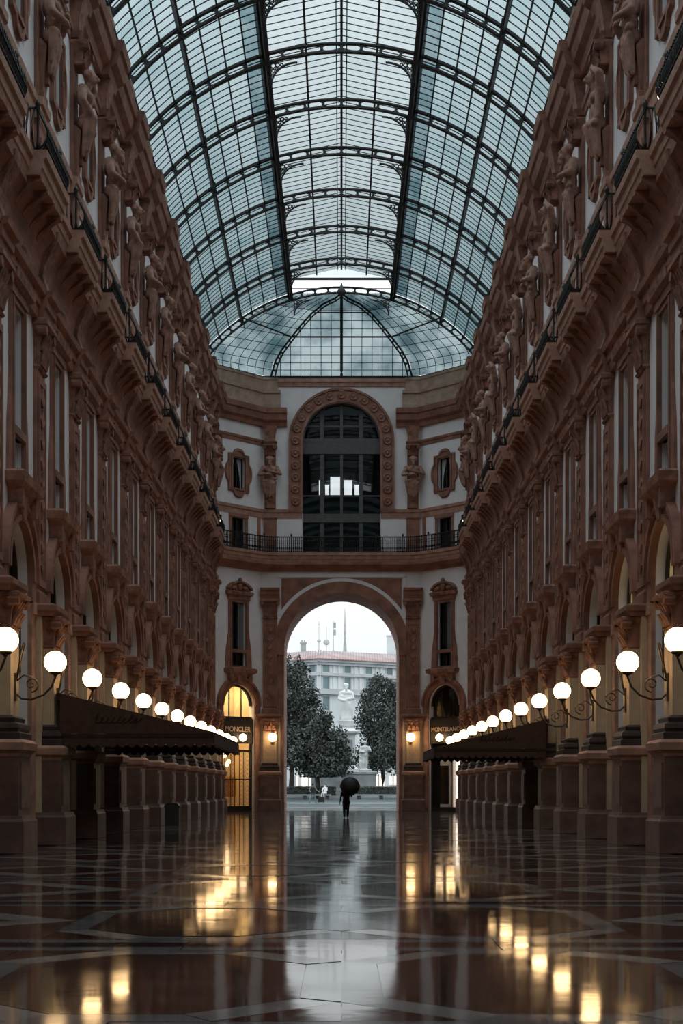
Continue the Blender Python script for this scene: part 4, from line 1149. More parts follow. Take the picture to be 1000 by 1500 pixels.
# ------------------------------------------------------------------ corner shops in the angled bays
def FT(txt, size, m, parent, loc, rot, name='lettering', ext=.015):
    cu = bpy.data.curves.new(name, 'FONT'); cu.body = txt; cu.size = size; cu.extrude = ext; cu.align_x = 'CENTER'; cu.align_y = 'CENTER'
    cu.materials.append(M[m])
    tmp = bpy.data.objects.new('tmp_text', cu); C.objects.link(tmp)
    me = bpy.data.meshes.new_from_object(tmp.evaluated_get(bpy.context.evaluated_depsgraph_get())); me.name = name
    bpy.data.objects.remove(tmp)
    if not me.materials: me.materials.append(M[m])
    return O(name, me, parent, loc, rot=rot)
def shop(s, sign, label, lit):
    loc = (s * CHX, CHY, 0); rz = CROT[s]
    nm = 'shop_interior'
    room = MB()
    m_ = 'shopcream' if lit else 'room'
    room.box(-1.9, 1.9, -2.6, -2.5, 0, 9.2); room.box(-1.9, -1.8, -2.5, -.5, 0, 9.2); room.box(1.8, 1.9, -2.5, -.5, 0, 9.2)
    room.box(-1.9, 1.9, -2.5, -.5, 9.1, 9.2); room.box(-1.9, 1.9, -2.5, -.5, -.05, .02)
    WIN[0] += 1
    f = MB()
    for u in (-AR + .06, AR - .06): f.box(u - .07, u + .07, -.4, -.2, 0, 6.6)
    f.box(-AR, AR, -.4, -.2, 6.45, 6.62); f.box(-AR, AR, -.4, -.2, 0, .3); f.box(-AR, AR, -.4, -.2, 4.2, 4.32)
    f.strip(arc(0, ASP, AR, PI, 0, 16), arc(0, ASP, AR - .12, PI, 0, 16), -.4, -.2)
    for u in (-.55, .55): f.box(u - .035, u + .035, -.38, -.3, 6.6, 8.75)
    w = O('window_%d' % WIN[0], f.mesh('frame', 'framedark'), None, loc, rz, label, 'window', None, 'structure')
    O('shop_room', room.mesh('shop_room', m_), w)
    O('lunette_pane', MB().ext([(-AR + .1, 6.6), (AR - .1, 6.6), (AR - .1, ASP)] + arc(0, ASP, AR - .1, 0, PI, 16)[1:], -.34, -.33, 'd').mesh('pane', 'clear'), w)
    sg = O('shop_sign', MB().box(-AR + .02, AR - .02, -.2, -.05, 4.75, 6.5).mesh('fascia', 'framedark'), None, loc, rz, 'black shop fascia with pale capital lettering, %s' % ('over the warm lit gated shop' if lit else 'over the shop with the white lit display'), 'sign')
    FT(sign, .5 if lit else .42, 'gold', sg, (0, -.04, 5.72), (PI / 2, 0, PI))
    gl = O('globe_lamp', None, None, loc, rz, 'lit globe hanging under the black fascia of the %s shop' % ('gated' if lit else 'white display'), 'lamp')
    O('globe', MB().ball((-.2 if s < 0 else .25, .28, 5.15), .27, 20, 14).mesh('globe', 'bulb'), gl)
    O('bracket_arm', MB().tube([(-.2 if s < 0 else .25, .28, 4.88), (-.2 if s < 0 else .25, .1, 4.82), (-.2 if s < 0 else .25, -.04, 4.85)], .03, 6).mesh('bracket_arm', 'lampiron'), gl)
    return w
shopL = shop(-1, 'MONCLER', 'warm lit gated shop window in the angled bay', True)
loc, rz = (-CHX, CHY, 0), CROT[-1]
gt = O('shop_gate', None, None, loc, rz, 'dark folding lattice gate closing the warm lit shop', 'gate')
pm = MB().box(-.02, .02, -.18, -.14, .3, 4.2).mesh('gate_bar', 'framedark')
for u in (-1.2, -.75, -.62, -.25, .2, .55, .68, 1.1): O('gate_bar', pm, gt, (u, 0, 0))
for (u0, u1) in ((-1.2, -.75), (-.62, -.25), (.2, .55), (.68, 1.1)):
    mb = MB(); z = .4
    while z < 4.0:
        mb.tube([(u0, -.16, z), (u1, -.16, z + .3)], .008, 4); mb.tube([(u1, -.16, z), (u0, -.16, z + .3)], .008, 4); z += .3
    O('lattice', mb.mesh('lattice', 'framedark'), gt, kind='stuff')
for z in (.3, 2.2, 4.15): O('gate_rail', MB().box(-1.3, 1.3, -.19, -.13, z, z + .08).mesh('gate_rail', 'framedark'), gt)
dr = O('display_rack', MB().box(-1.3, 1.3, -2.3, -2.2, 0, .1).box(-1.3, 1.3, -1.9, -1.8, 2.6, 2.64).box(-1.3, -1.26, -1.9, -1.8, 0, 2.64).box(1.26, 1.3, -1.9, -1.8, 0, 2.64).mesh('display_rack', 'gold'), None, loc, rz, 'golden clothes rack inside the warm lit shop', 'rack')
gm = MB().stack([(.11, .26, 1.0), (.15, .3, 1.1), (.16, .3, 2.2), (.1, .2, 2.5), (.03, .08, 2.585)], -.1).mesh('garment', 'garment')
for i, u in enumerate((-1.0, -.6, -.2, .25, .65, 1.0)):
    O('hanging_coat', gm, None, (loc[0] + u * math.cos(rz) + 1.85 * math.sin(rz), loc[1] + u * math.sin(rz) - 1.85 * math.cos(rz), 0), rz, 'golden brown coat hanging on the rack in the warm lit shop', 'coat', 'coats on the golden rack')
ch = O('shop_chandelier', None, None, loc, rz, 'white globe chandelier hanging inside the warm lit shop', 'chandelier')
O('stem', MB().tube([(0, -1.5, 9.1), (0, -1.5, 4.1)], .02, 6).mesh('stem', 'gold'), ch)
for (u, d, z) in ((0, -1.5, 3.9), (-.35, -1.4, 3.5), (.35, -1.6, 3.5), (0, -1.2, 3.3)): O('globe', MB().ball((u, d, z), .16, 14, 10).mesh('globe', 'bulb'), ch)
mb = MB().box(-.4, .4, -1.9, -1.1, 9.02, 9.09)
cl_ = O('shop_ceiling_light', mb.mesh('shop_ceiling_light', emissive('shopceil', (1, .72, .38), 90)), None, loc, rz, 'square warm ceiling light inside the gated shop', 'light')
mb = MB().box(-1.7, -1.66, -2.4, -.7, 4.0, 4.1)
shopR = shop(1, 'MONTBLANC', 'shop window with white door frame and lit display in the angled bay', False)
loc, rz = (CHX, CHY, 0), CROT[1]
dd_ = O('shop_door', MB().box(-.35, .65, -.36, -.26, 3.2, 3.9).box(-.35, -.15, -.36, -.26, .3, 3.3).box(-.35, .65, -.36, -.26, .3, .5).mesh('door_frame', 'whitepaint'), None, loc, rz, 'white framed dark glass door of the corner shop', 'door')
O('pane', MB().box(-.15, .65, -.33, -.31, .5, 3.2).mesh('pane', 'dpane'), dd_)
lb = O('display_case', MB().box(-1.38, -.5, -.7, -.6, .3, 4.3).mesh('back_panel', 'lightbox'), None, loc, rz, 'brightly lit white display case beside the dark shop door', 'display case')
O('case_frame', MB().box(-.5, -.44, -.7, -.3, .3, 4.3).box(-1.4, -.44, -.7, -.3, .22, .3).mesh('case_frame', 'whitepaint'), lb)
for k in range(5): O('shelf', MB().box(-1.38, -.95, -.6, -.4, .8 + .7 * k, .83 + .7 * k).mesh('shelf', 'whitepaint'), lb)
for k in range(4): O('goods', MB().stack([(.1, .08, 0), (.12, .1, .12), (.06, .06, .22), (.05, .05, .3)], -.08).mesh('goods', 'garment'), lb, (-1.15, -.5, .83 + .7 * k))

# ------------------------------------------------------------------ the square outside
def gz(y): return 0 if y < 108 else min(.75, (y - 108) / 50 * .75)
mb = MB()
ysg = [107.9, 108, 118, 128, 138, 148, 158, 300]
mb.add([(x, y, gz(y) - .01) for y in ysg for x in (-60, 60)], [(2 * i, 2 * i + 1, 2 * i + 3, 2 * i + 2) for i in range(len(ysg) - 1)])
ground = O('ground', mb.mesh('ground', 'piazza'), None, label='wet grey paving of the square beyond the arch', cat='ground', kind='structure')
for (ya, yb_) in ((112, 115.5), (124, 131)):
    O('paving_band', MB().add([(-30, ya, gz(ya) + .004), (30, ya, gz(ya) + .004), (30, yb_, gz(yb_) + .004), (-30, yb_, gz(yb_) + .004)], [(0, 1, 2, 3)]).mesh('paving_band', 'piazzalight'), ground)
O('kerb', MB().box(-30, 30, 151.5, 152.2, .6, .86).mesh('kerb', 'marbleg'), ground)

# person walking under an umbrella
PX, PY = .26, 79.3
body = [('e', (0, 0, 1.2), (.2, .14, .3)), ('e', (0, .0, 1.38), (.23, .13, .14)), ('e', (0, .01, .98), (.19, .14, .2)), ('e', (0, 0, .84), (.22, .16, .2)),
        ('c', (0, 0, 1.45), (0, .01, 1.56), .06, .055), ('e', (0, .01, 1.66), (.085, .1, .12)),
        ('c', (-.1, 0, .85), (-.11, .04, .47), .115, .085), ('c', (-.11, .04, .47), (-.1, -.05, .09), .085, .065), ('c', (-.09, -.05, .06), (-.09, .1, .04), .045, .035),
        ('c', (.09, 0, .85), (.08, .1, .48), .115, .085), ('c', (.08, .1, .48), (.07, .12, .1), .085, .065), ('c', (.06, .11, .06), (.06, .26, .04), .045, .035),
        ('c', (-.23, 0, 1.38), (-.3, -.02, 1.1), .065, .05), ('c', (-.3, -.02, 1.1), (-.34, .05, .86), .048, .035),
        ('e', (-.345, .06, .79), (.03, .045, .06)), ('c', (-.34, .08, .76), (-.34, .09, .68), .013, .01), ('c', (-.345, .055, .75), (-.345, .06, .66), .013, .01), ('c', (-.35, .03, .75), (-.35, .035, .68), .012, .01),
        ('c', (.23, 0, 1.38), (.3, .1, 1.15), .065, .05), ('c', (.3, .1, 1.15), (.21, .24, 1.3), .048, .036), ('e', (.2, .26, 1.34), (.04, .035, .05))]
person = O('person', organic('person', body, .022, 'coat', 3), None, (PX, PY, 0), 0, 'person in dark coat walking away under a black umbrella', 'person')
O('hair', MB().ball((0, -.005, 1.7), (.095, .105, .1), 14, 10).mesh('hair', 'hair'), person)
um = O('umbrella', None, None, (PX + .2, PY + .27, 0), 0, 'open black umbrella held by the walking person', 'umbrella')
cv = MB(); nU = 8; vs_, fs_ = [], []
prof = [(0, 2.57), (.17, 2.55), (.33, 2.49), (.45, 2.39), (.53, 2.25), (.56, 2.13)]
segU = 32
for (r, z) in prof:
    for k in range(segU):
        a = 2 * PI * k / segU
        sc = 1 - .06 * abs(math.sin(a * 4)) * (r / .56); dz = .05 * abs(math.sin(a * 4)) * (r / .56) ** 2
        vs_.append((r * sc * math.cos(a), r * sc * math.sin(a), z + dz))
for i in range(len(prof) - 1):
    for k in range(segU):
        k2 = (k + 1) % segU; fs_.append((i * segU + k, i * segU + k2, (i + 1) * segU + k2, (i + 1) * segU + k))
UT = Matrix.Translation((0, 0, 1.38)) @ Matrix.Rotation(R(64), 4, 'X') @ Matrix.Translation((0, 0, -1.38))
def utf(v): return tuple(UT @ Vector(v))
O('canopy', cv.add([utf(v) for v in vs_], fs_, True).mesh('canopy', 'umbrella'), um)
O('shaft', MB().tube([utf((0, 0, 1.34)), utf((0, 0, 2.67))], .009, 6).mesh('shaft', 'umbrella'), um)
O('handle', MB().tube([utf((0, 0, 1.4)), utf((0, 0, 1.28)), utf((0, -.03, 1.24)), utf((0, -.06, 1.26))], .013, 6).mesh('handle', 'iron'), um)
for k in range(8):
    a = 2 * PI * k / 8
    O('rib', MB().tube([utf((.02 * math.cos(a), .02 * math.sin(a), 2.54)), utf((.33 * math.cos(a), .33 * math.sin(a), 2.47)), utf((.55 * math.cos(a), .55 * math.sin(a), 2.14))], .005, 4).mesh('rib', 'iron'), um)

# walker with a trolley case and a seated person on the bench, out in the square
yw = 128; xw_ = (458 - 500) * yw / 2130
b2 = [('e', (0, 0, 1.22), (.19, .13, .28)), ('e', (0, 0, 1.0), (.2, .15, .22)), ('c', (0, 0, 1.45), (0, .02, 1.55), .055, .05), ('e', (0, .02, 1.63), (.085, .1, .12)),
      ('c', (-.09, 0, .88), (-.2, -.05, .5), .095, .065), ('c', (-.2, -.05, .5), (-.34, -.05, .1), .06, .045), ('c', (-.34, -.05, .05), (-.22, -.05, .04), .045, .035),
      ('c', (.09, 0, .88), (.2, .05, .5), .095, .065), ('c', (.2, .05, .5), (.26, .05, .1), .06, .045), ('c', (.26, .05, .05), (.4, .05, .04), .045, .035),
      ('c', (-.2, 0, 1.38), (-.3, -.04, 1.1), .06, .048), ('c', (-.3, -.04, 1.1), (-.1, -.12, .95), .045, .035), ('e', (-.06, -.13, .94), (.05, .04, .04)),
      ('c', (.2, 0, 1.38), (.34, 0, 1.14), .06, .048), ('c', (.34, 0, 1.14), (.52, 0, 1.02), .045, .035), ('e', (.57, 0, 1.0), (.05, .04, .04))]
pw = O('person', organic('walker', b2, .028, 'greycloth', 3), None, (xw_, yw, gz(yw)), 0, 'person striding across the square pulling a dark trolley case', 'person')
O('jacket', MB().lathe([(.12, 1.46), (.21, 1.38), (.2, 1.15), (.22, .9), (.24, .86)], (0, 0, 0), 14).mesh('jacket', 'coat'), pw)
O('hair', MB().ball((0, -.01, 1.67), (.1, .11, .11), 12, 8).mesh('hair', 'hair'), pw)
tc_ = O('trolley_case', MB().frus(-.3, .3, -.15, .15, .08, -.26, .26, -.14, .14, .6).mesh('trolley_case', 'bin'), None, (xw_ + .75, yw - .3, gz(yw) + .0), 0, 'dark trolley case rolling behind the striding person', 'suitcase')
O('wheel', MB().lathe([(.04, -.02), (.04, .02)], (.22, -.1, .04), 8).mesh('wheel', 'iron'), tc_); O('wheel', MB().lathe([(.04, -.02), (.04, .02)], (-.22, -.1, .04), 8).mesh('wheel', 'iron'), tc_)
O('handle', MB().tube([(-.1, 0, .58), (-.17, 0, .95), (-.14, .25, .96)], .012, 5).mesh('handle', 'iron'), tc_)
ybn = 143; zb = gz(ybn)
def bench(x0, x1, label):
    b = O('stone_bench', MB().box(x0, x1, -.35, .35, .38, .5).mesh('seat_slab', 'marbleg'), None, (0, ybn, zb), 0, label, 'bench')
    for x in (x0 + .4, (x0 + x1) / 2, x1 - .4): O('support', MB().box(x - .18, x + .18, -.28, .28, 0, .38).mesh('support', 'darkstone'), b)
bench(-6.2, -1.0, 'long stone bench with the seated person in white')
bench(1.3, 6.5, 'long empty stone bench before the dark hedge')
xs_ = (476 - 500) * ybn / 2130
b3 = [('e', (0, 0, .72), (.18, .15, .2)), ('e', (0, .02, 1.0), (.18, .13, .26)), ('c', (0, .02, 1.2), (0, 0, 1.3), .055, .05), ('e', (0, -.01, 1.4), (.085, .1, .12)),
      ('c', (-.09, 0, .62), (-.12, -.45, .62), .1, .07), ('c', (-.12, -.45, .6), (-.2, -.5, .12), .065, .045), ('c', (-.2, -.5, .06), (-.22, -.64, .05), .045, .035),
      ('c', (.09, 0, .62), (.08, -.45, .62), .1, .07), ('c', (.08, -.45, .6), (.04, -.42, .12), .065, .045), ('c', (.04, -.42, .06), (.02, -.56, .05), .045, .035),
      ('c', (-.19, .02, 1.14), (-.26, -.1, .88), .06, .048), ('c', (-.26, -.1, .88), (-.1, -.32, .78), .045, .035), ('e', (-.07, -.35, .77), (.045, .05, .04)),
      ('c', (.19, .02, 1.14), (.26, -.1, .88), .06, .048), ('c', (.26, -.1, .88), (.1, -.32, .78), .045, .035), ('e', (.07, -.35, .77), (.045, .05, .04))]
ps = O('person', organic('sitter', b3, .028, 'whitecloth', 3), None, (xs_, ybn - .05, zb), R(-25), 'person in white clothes sitting on the stone bench', 'person')
O('hair', MB().ball((0, .01, 1.44), (.1, .11, .11), 12, 8).mesh('hair', 'hair'), ps)

# monument: podium, pedestal, robed figure, corner figure
YM = 165; zg = .74
kM = YM / 2130
def mz(py): return 1.6 + (1155 - py) * kM
mx_ = (507 - 500) * kM
mon = O('monument', MB().stack([(4.2, 8.0, zg), (4.2, 8.0, zg + .35), (3.7, 7.4, zg + .36), (3.7, 7.4, zg + .7), (3.0, 6.6, zg + .72), (3.0, 6.6, mz(1134)), (3.15, 6.7, mz(1134) + .02), (3.15, 6.7, mz(1131))], 0).mesh('podium', 'marbleg'), None, (mx_ - .9, YM + 3.4, 0), PI, 'tall stone monument with white robed figure between the trees', 'monument')
zt = mz(1131)
lx = -.9
O('pedestal', MB().stack([(1.45, 4.8, zt), (1.45, 4.8, zt + .3), (1.2, 4.55, zt + .5), (1.0, 4.4, zt + .7), (1.0, 4.4, mz(1077)), (1.1, 4.5, mz(1076)), (1.35, 4.75, mz(1074)), (1.38, 4.8, mz(1071.5)), (1.0, 4.4, mz(1069)), (.75, 4.1, mz(1066)), (.85, 4.2, mz(1064)), (.9, 4.25, mz(1056)), (.7, 4.0, mz(1055))], 2.4).mesh('pedestal', 'marblew'), mon, (lx, 0, 0))
O('relief_panel', MB().box(-.7, .7, 4.4, 4.46, zt + .9, mz(1084)).box(-.55, -.2, 4.46, 4.55, zt + 1.0, zt + 2.4).box(.1, .5, 4.46, 4.54, zt + 1.0, zt + 2.2).mesh('relief_panel', 'marbleg'), mon, (lx, 0, 0))
zb0 = mz(1055); hs = mz(1000) - zb0
f = [('c', (0, 0, .12), (0, 0, 2.2), .82, .62), ('c', (-.3, .3, .1), (-.25, .35, 2.0), .4, .3), ('c', (.3, .3, .1), (.2, .35, 2.2), .38, .3), ('c', (.05, .5, .1), (.0, .5, 2.4), .3, .2),
     ('e', (0, 0, 2.6), (.66, .5, .7)), ('e', (0, 0, 3.25), (.72, .45, .42)), ('c', (0, 0, 3.5), (0, .08, 3.85), .2, .18), ('e', (0, .12, 4.1), (.27, .3, .36)), ('e', (0, .3, 3.8), (.16, .18, .36)), ('e', (0, .08, 4.25), (.33, .33, .2)), ('e', (0, .42, 4.08), (.05, .07, .08)),
     ('c', (-.66, .0, 3.3), (-.86, .2, 2.6), .22, .19), ('c', (-.86, .2, 2.6), (-.2, .55, 2.5), .19, .14), ('e', (-.12, .58, 2.52), (.14, .1, .12)),
     ('c', (.66, .0, 3.3), (.86, .2, 2.55), .22, .19), ('c', (.86, .2, 2.55), (.25, .6, 2.3), .19, .14), ('e', (.18, .62, 2.3), (.14, .1, .12)),
     ('c', (.5, .3, 2.9), (.62, .35, .4), .16, .24), ('c', (-.55, .3, 2.8), (-.62, .3, .4), .14, .24)]
sc_ = hs / 4.5
st = O('statue_figure', organic('statue_figure', f, .07, 'marblew', 2), mon, (lx, 3.2, zb0)); st.scale = (sc_, sc_, sc_)
# corner figure on its own plinth
xk = (533 - 500) * kM
cf = O('corner_statue', MB().stack([(1.2, 1.2, zg), (1.2, 1.2, mz(1136)), (1.3, 1.3, mz(1135)), (1.3, 1.3, mz(1132)), (1.1, 1.1, mz(1131))], -1.1).mesh('plinth', 'marbleg'), None, (xk, YM - 6.6, 0), PI, 'smaller white standing figure on a square plinth before the monument', 'statue')
zk = mz(1131); hk = mz(1088) - zk
f = [('c', (-.14, 0, .2), (-.14, .05, .85), .12, .17), ('c', (-.14, .05, .85), (-.12, 0, 1.5), .17, .22), ('c', (.16, .15, .2), (.15, .2, .85), .12, .17), ('c', (.15, .2, .85), (.13, 0, 1.5), .17, .22),
     ('e', (0, 0, 1.65), (.36, .28, .34)), ('e', (0, 0, 2.1), (.36, .26, .42)), ('e', (0, 0, 2.42), (.42, .25, .2)), ('c', (0, 0, 2.55), (0, .05, 2.72), .12, .11), ('e', (0, .06, 2.88), (.16, .18, .2)), ('e', (0, .04, 2.95), (.19, .19, .15)),
     ('c', (.42, 0, 2.42), (.52, .1, 2.0), .13, .11), ('c', (.52, .1, 2.0), (.1, .36, 1.95), .11, .08), ('c', (-.42, 0, 2.42), (-.56, .1, 2.05), .13, .11), ('c', (-.56, .1, 2.05), (-.3, .42, 2.2), .11, .08), ('e', (-.25, .45, 2.22), (.09, .08, .08)),
     ('c', (.4, -.1, 2.2), (.42, -.1, .3), .14, .26), ('e', (0, 0, .12), (.7, .5, .16)), ('c', (.45, .05, .2), (.45, .05, .95), .2, .18)]
sk = O('figure', organic('corner_figure', f, .05, 'marblew', 2), cf, (0, 0, zk)); sk.scale = (hk / 3.08,) * 3

# trees
def tree(x, y, h, crown, label, nleaf, seed):
    rnd = random.Random(seed); z0 = gz(y)
    t = O('tree', None, None, (x, y, z0), 0, label, 'tree', None)
    tr = MB().tube([(0, 0, 0), (.1, .05, h * .15), (-.05, 0, h * .35), (.1, .1, h * .6), (0, 0, h * .85)], [.34, .27, .22, .14, .05], 10)
    for k in range(14):
        a = rnd.uniform(0, 2 * PI); zz = h * rnd.uniform(.18, .7); L = h * rnd.uniform(.08, .17)
        tr.tube([(0, 0, zz), (L * .5 * math.cos(a), L * .5 * math.sin(a), zz + L * .35), (L * math.cos(a), L * math.sin(a), zz + L * .6)], [.12, .08, .03], 6)
    O('trunk', tr.mesh('trunk', 'bark'), t)
    lf = MB()
    tot = sum(c[3] * c[3] for c in crown)
    for (cx, cy, cz, r, rz_) in crown:
        for i in range(int(nleaf * r * r / tot)):
            u = rnd.uniform(-1, 1); a = rnd.uniform(0, 2 * PI); rr = rnd.random() ** .4 * rnd.choice((1, 1, 1, 1.18))
            s_ = math.sqrt(1 - u * u)
            p = Vector((cx + r * rr * s_ * math.cos(a), cy + r * rr * s_ * math.sin(a), cz + rz_ * rr * u))
            if p.z < 2.2: p.z = 2.2 + rnd.random() * .8
            d = (Vector((rnd.gauss(0, 1), rnd.gauss(0, 1), rnd.gauss(.5, .8)))).normalized()
            e = d.cross(Vector((rnd.gauss(0, 1), rnd.gauss(0, 1), rnd.gauss(0, 1)))).normalized()
            L = rnd.uniform(.22, .42); w = L * .34
            lf.add([p - d * L * .5, p + e * w, p + d * L * .5, p - e * w], [(0, 1, 2, 3)])
    O('foliage', lf.mesh('foliage', 'leaf', False), t, kind='stuff')
def blobs(h, r, seed, n=16, low=.36):
    rnd = random.Random(seed); out = []
    n = n * 2
    for i in range(n):
        f_ = low + (1 - low) * (i + .5) / n
        w = r * (1.05 - .75 * max(0, (f_ - low - .12) / (1 - low)) ** 1.3)
        a = rnd.uniform(0, 2 * PI); k = rnd.uniform(.1, .85) * w
        out.append((k * math.cos(a), k * math.sin(a), h * f_ - .3, w * rnd.uniform(.26, .48), w * rnd.uniform(.3, .56)))
    return out
YT = 152
tree(-5.4, YT + 3.6, 15.0, blobs(15.0, 3.9, 1, 20, .29), 'tall dark tree beside the passage jamb, before the pale palazzo', 19000, 1)
tree(-2.5, YT - 4.6, 8.4, blobs(8.4, 3.6, 4, 18, .36), 'broad dark tree half covering the monument pedestal', 18000, 2)
tree(5.0, YT + 26, 14.6, blobs(14.6, 4.3, 5, 20, .3), 'tall dark tree behind the smaller white figure', 19000, 3)
tree(7.4, YT + 6, 11.0, blobs(11.0, 3.6, 6, 16), 'dark tree at the passage jamb, past the smaller white figure', 12000, 4)
# hedges
def hedge(x0, x1, y, hgt, label, seed):
    rnd = random.Random(seed); z0 = gz(y); mb = MB()
    h_ = O('hedge', MB().box(x0 + .1, x1 - .1, y - .5, y + .5, z0, z0 + hgt - .12).mesh('hedge_core', 'leaf'), None, label=label, cat='hedge')
    for i in range(int((x1 - x0) * 420)):
        p = Vector((rnd.uniform(x0, x1), y + rnd.choice((-1, 1)) * rnd.uniform(.35, .65), z0 + rnd.uniform(0, hgt)))
        if rnd.random() < .4: p = Vector((p.x, y + rnd.uniform(-.6, .6), z0 + hgt + rnd.uniform(-.12, .1)))
        d = Vector((rnd.gauss(0, 1), rnd.gauss(0, 1), rnd.gauss(.4, .8))).normalized(); e = d.cross(Vector((rnd.gauss(0, 1), rnd.gauss(0, 1), rnd.gauss(0, 1)))).normalized()
        mb.add([p - d * .1, p + e * .05, p + d * .1, p - e * .05], [(0, 1, 2, 3)])
    O('leaves', mb.mesh('leaves', 'leaf', False), h_, kind='stuff')
hedge(-7.5, -.6, 153.5, 1.0, 'low clipped dark hedge behind the bench with the seated person', 1)
hedge(.6, 7.8, 152.9, 1.0, 'low clipped dark hedge behind the empty bench', 2)

# palazzo across the square
YP = 228; kP = YP / 2130
def px(p): return (p - 500) * kP
def pz(p): return 1.6 + (1155 - p) * kP
cX = px(467)
pal = O('palazzo', None, None, label='pale palazzo with reddish tiled roof across the square', cat='building')
zE, zR_ = pz(966), pz(948)
zc1, zc2 = pz(987), pz(1012)
def wing(ang, L, sgn):
    """facade wing starting at the corner; local x along the facade"""
    def T(v): return (cX + sgn * v[0] * math.cos(ang) , YP + v[0] * math.sin(ang) + v[1], v[2])
    def part(name, mb, m, parent=pal):
        return O(name, MB().add([T(v) for v in mb.v], mb.f).mesh(name, m), parent)
    part('facade_wall', MB().box(0, L, 0, 8, .5, zE), 'facade')
    part('cornice', MB().box(-.2, L, -.9, 0, zE - .35, zE + .1).box(-.1, L, -.5, 0, zE - .8, zE - .35), 'facadecor')
    part('string_course', MB().box(-.1, L, -.5, 0, zc1 - .25, zc1 + .2), 'facadecor')
    part('string_course', MB().box(-.1, L, -.7, 0, zc2 - .5, zc2 + .35), 'facadecor')
    part('string_course', MB().box(-.1, L, -.5, 0, 5.2, 5.7), 'facadecor')
    x = 1.3; k = 0
    while x + 1.3 < L:
        for (za, zb_, hw) in ((pz(984), pz(968.5), .55), (pz(1009), pz(991), .55), (pz(1040), pz(1020), .55), (pz(1075), pz(1052), .55), (pz(1106), pz(1085), .6)):
            w_ = part('window', MB().box(x - hw - .16, x - hw, -.12, .02, za, zb_).box(x + hw, x + hw + .16, -.12, .02, za, zb_).box(x - hw - .2, x + hw + .2, -.18, .02, zb_, zb_ + .22).box(x - hw - .2, x + hw + .2, -.18, .02, za - .2, za), 'facadecor')
            part('pane', MB().box(x - hw, x + hw, -.04, -.01, za, zb_), 'farpane', w_)
        for xx in (x - 1.5, x + 1.5):
            part('pilaster_strip', MB().box(xx - .22, xx + .22, -.16, .02, zc2 + .35, zE - .8), 'facade')
        x += 3.9; k += 1
    # roof: two rows of tiles
    part('roof', MB().add([(-.6, -1.2, zE + .1), (L, -1.2, zE + .1), (L, 1.2, zE + .75), (-.2, 1.2, zE + .75)], [(0, 1, 2, 3)]).add([(-.6, -1.2, zE), (L, -1.2, zE), (L, -1.2, zE + .1), (-.6, -1.2, zE + .1)], [(0, 1, 2, 3)]), 'rooftile')
    part('roof_slope', MB().add([(-.2, 1.2, zE + .75), (L, 1.2, zE + .75), (L, 5.2, zR_), (.8, 5.2, zR_)], [(0, 1, 2, 3)]), 'rooftile2')
    mb = MB(); xx = -.2
    while xx < L:
        mb.tube([(xx, -1.2, zE + .14), (xx, 1.2, zE + .79), (xx, 5.2, zR_ + .03)], .06, 4); xx += .5
    o_ = part('roof_tiles', mb, 'rooftile2'); o_['kind'] = 'stuff'
    return part
partR = wing(R(30), 22, 1); wing(R(38), 12, -1)
for (x0, x1, y0, y1) in ((442, 462, 1152, 1133), (429, 436, 1152, 1136), (546, 562, 1152, 1134), (570, 580, 1150, 1137)):
    w_ = O('shop_window', MB().box(px(x0), px(x1), YP - 1.5, YP - 1.3, pz(y0), pz(y1)).mesh('shop_window', 'litwindow'), pal, label='warm lit ground floor window')
    O('window_mullion', MB().box(px((x0 + x1) / 2) - .12, px((x0 + x1) / 2) + .12, YP - 1.62, YP - 1.5, pz(y0), pz(y1)).mesh('window_mullion', 'facadecor'), w_)
O('arcade_front', MB().box(px(400), px(600), YP - 1.3, YP + 14, .5, 5.2).mesh('arcade_front', 'facade'), pal)
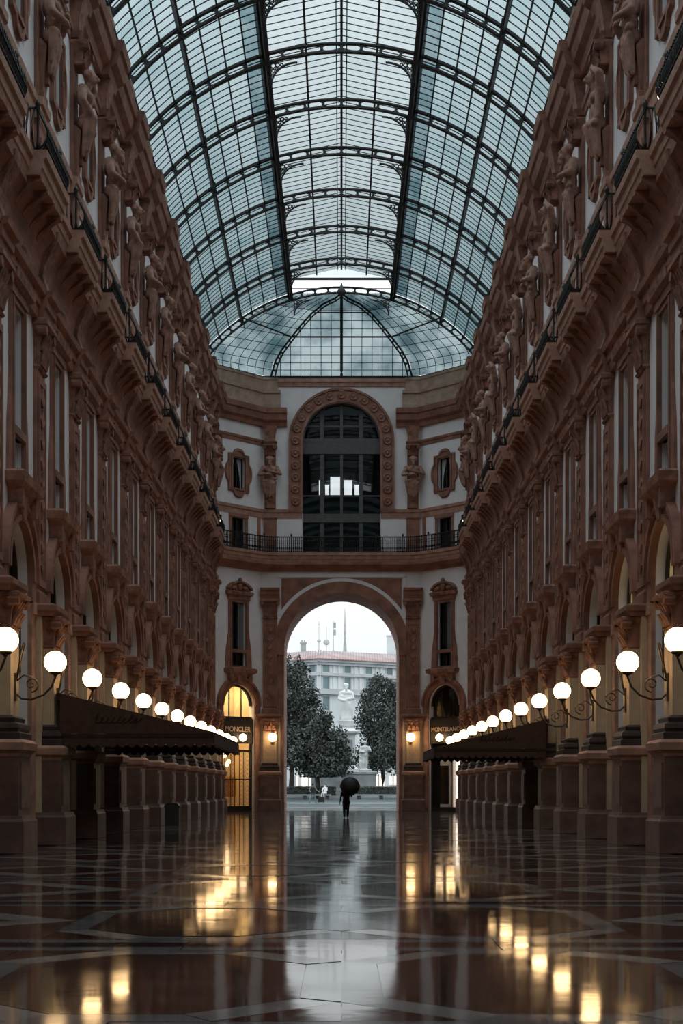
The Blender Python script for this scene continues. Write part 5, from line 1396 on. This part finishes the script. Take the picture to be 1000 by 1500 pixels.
# roof gear
def gear(name, mb, p, label, m='metalgrey', cat='antenna', dy=0, z0=None):
    X_ = px(p) * 1.04
    yy = YP + abs(X_ - cX) * math.tan(R(30) if X_ > cX else R(38)) + 6.6 + dy
    return O(name, mb.mesh(name, m), None, (px(p) * yy / YP, yy, zE + .01 if z0 is None else z0), 0, label, cat)
gear('chimney', MB().box(-.45, .45, -.4, .4, 0, 3.3).box(-.55, .55, -.5, .5, 3.3, 3.55).box(-.3, -.1, -.3, .3, 3.55, 3.9).box(.1, .3, -.3, .3, 3.55, 3.9), 444, 'small square chimney on the palazzo roof', 'metalgrey', 'chimney')
a1_ = gear('antenna_mast', MB().tube([(0, 0, 0), (0, 0, 6.8)], .05, 6).box(-.15, .15, -.03, .03, 6.2, 6.26), 467, 'thin mast with a round dish on the palazzo roof')
O('dish', MB().ball((0, -.2, 3.6), (.32, .1, .32), 12, 8).mesh('dish', 'facadecor'), a1_)
a2_ = gear('antenna_mast', MB().tube([(0, 0, 0), (0, 0, 6.0)], .04, 6), 478, 'short mast with a large round dish on the palazzo roof')
O('dish', MB().ball((0, -.2, 3.4), (.5, .12, .5), 12, 8).mesh('dish', 'facadecor'), a2_)
a3_ = gear('antenna_mast', MB().tube([(0, 0, 0), (0, 0, 7.0)], .07, 6), 488, 'mast carrying grey panel antennas on the palazzo roof')
for z in (4.6, 5.8): O('panel', MB().box(.08, .42, -.12, .12, z, z + .9).mesh('panel', 'metalgrey'), a3_)
gear('church_spire', MB().lathe([(1.5, 0), (1.5, 20.5), (.55, 21), (.5, 24), (.6, 24.1), (.35, 26), (.16, 29), (.05, 33.5), (.02, 34)], (0, 0, 0), 8, False), 505, 'slender grey church spire rising behind the palazzo roof', 'metalgrey', 'spire', 30, .75)
gear('roof_cabin', MB().box(-1.2, 1.2, -.6, .6, 0, 5.0).box(-1.3, 1.3, -.7, .7, 5.0, 5.2), 577, 'small pale cabin on the palazzo roof beside the passage jamb', 'facade', 'cabin')
# neighbouring buildings closing the square
for s, lab in ((-1, 'plain grey building closing the square behind the tall tree'), (1, 'plain grey building closing the square past the palazzo')):
    nb_ = O('side_building', MB().box(*sorted((s * 26, s * 60)), 190, 250, .3, 20).mesh('wall', 'facadecor'), None, label=lab, cat='building')
    O('roof', MB().box(*sorted((s * 25.6, s * 60)), 189.5, 250, 20, 20.5).mesh('roof', 'rooftile2'), nb_)
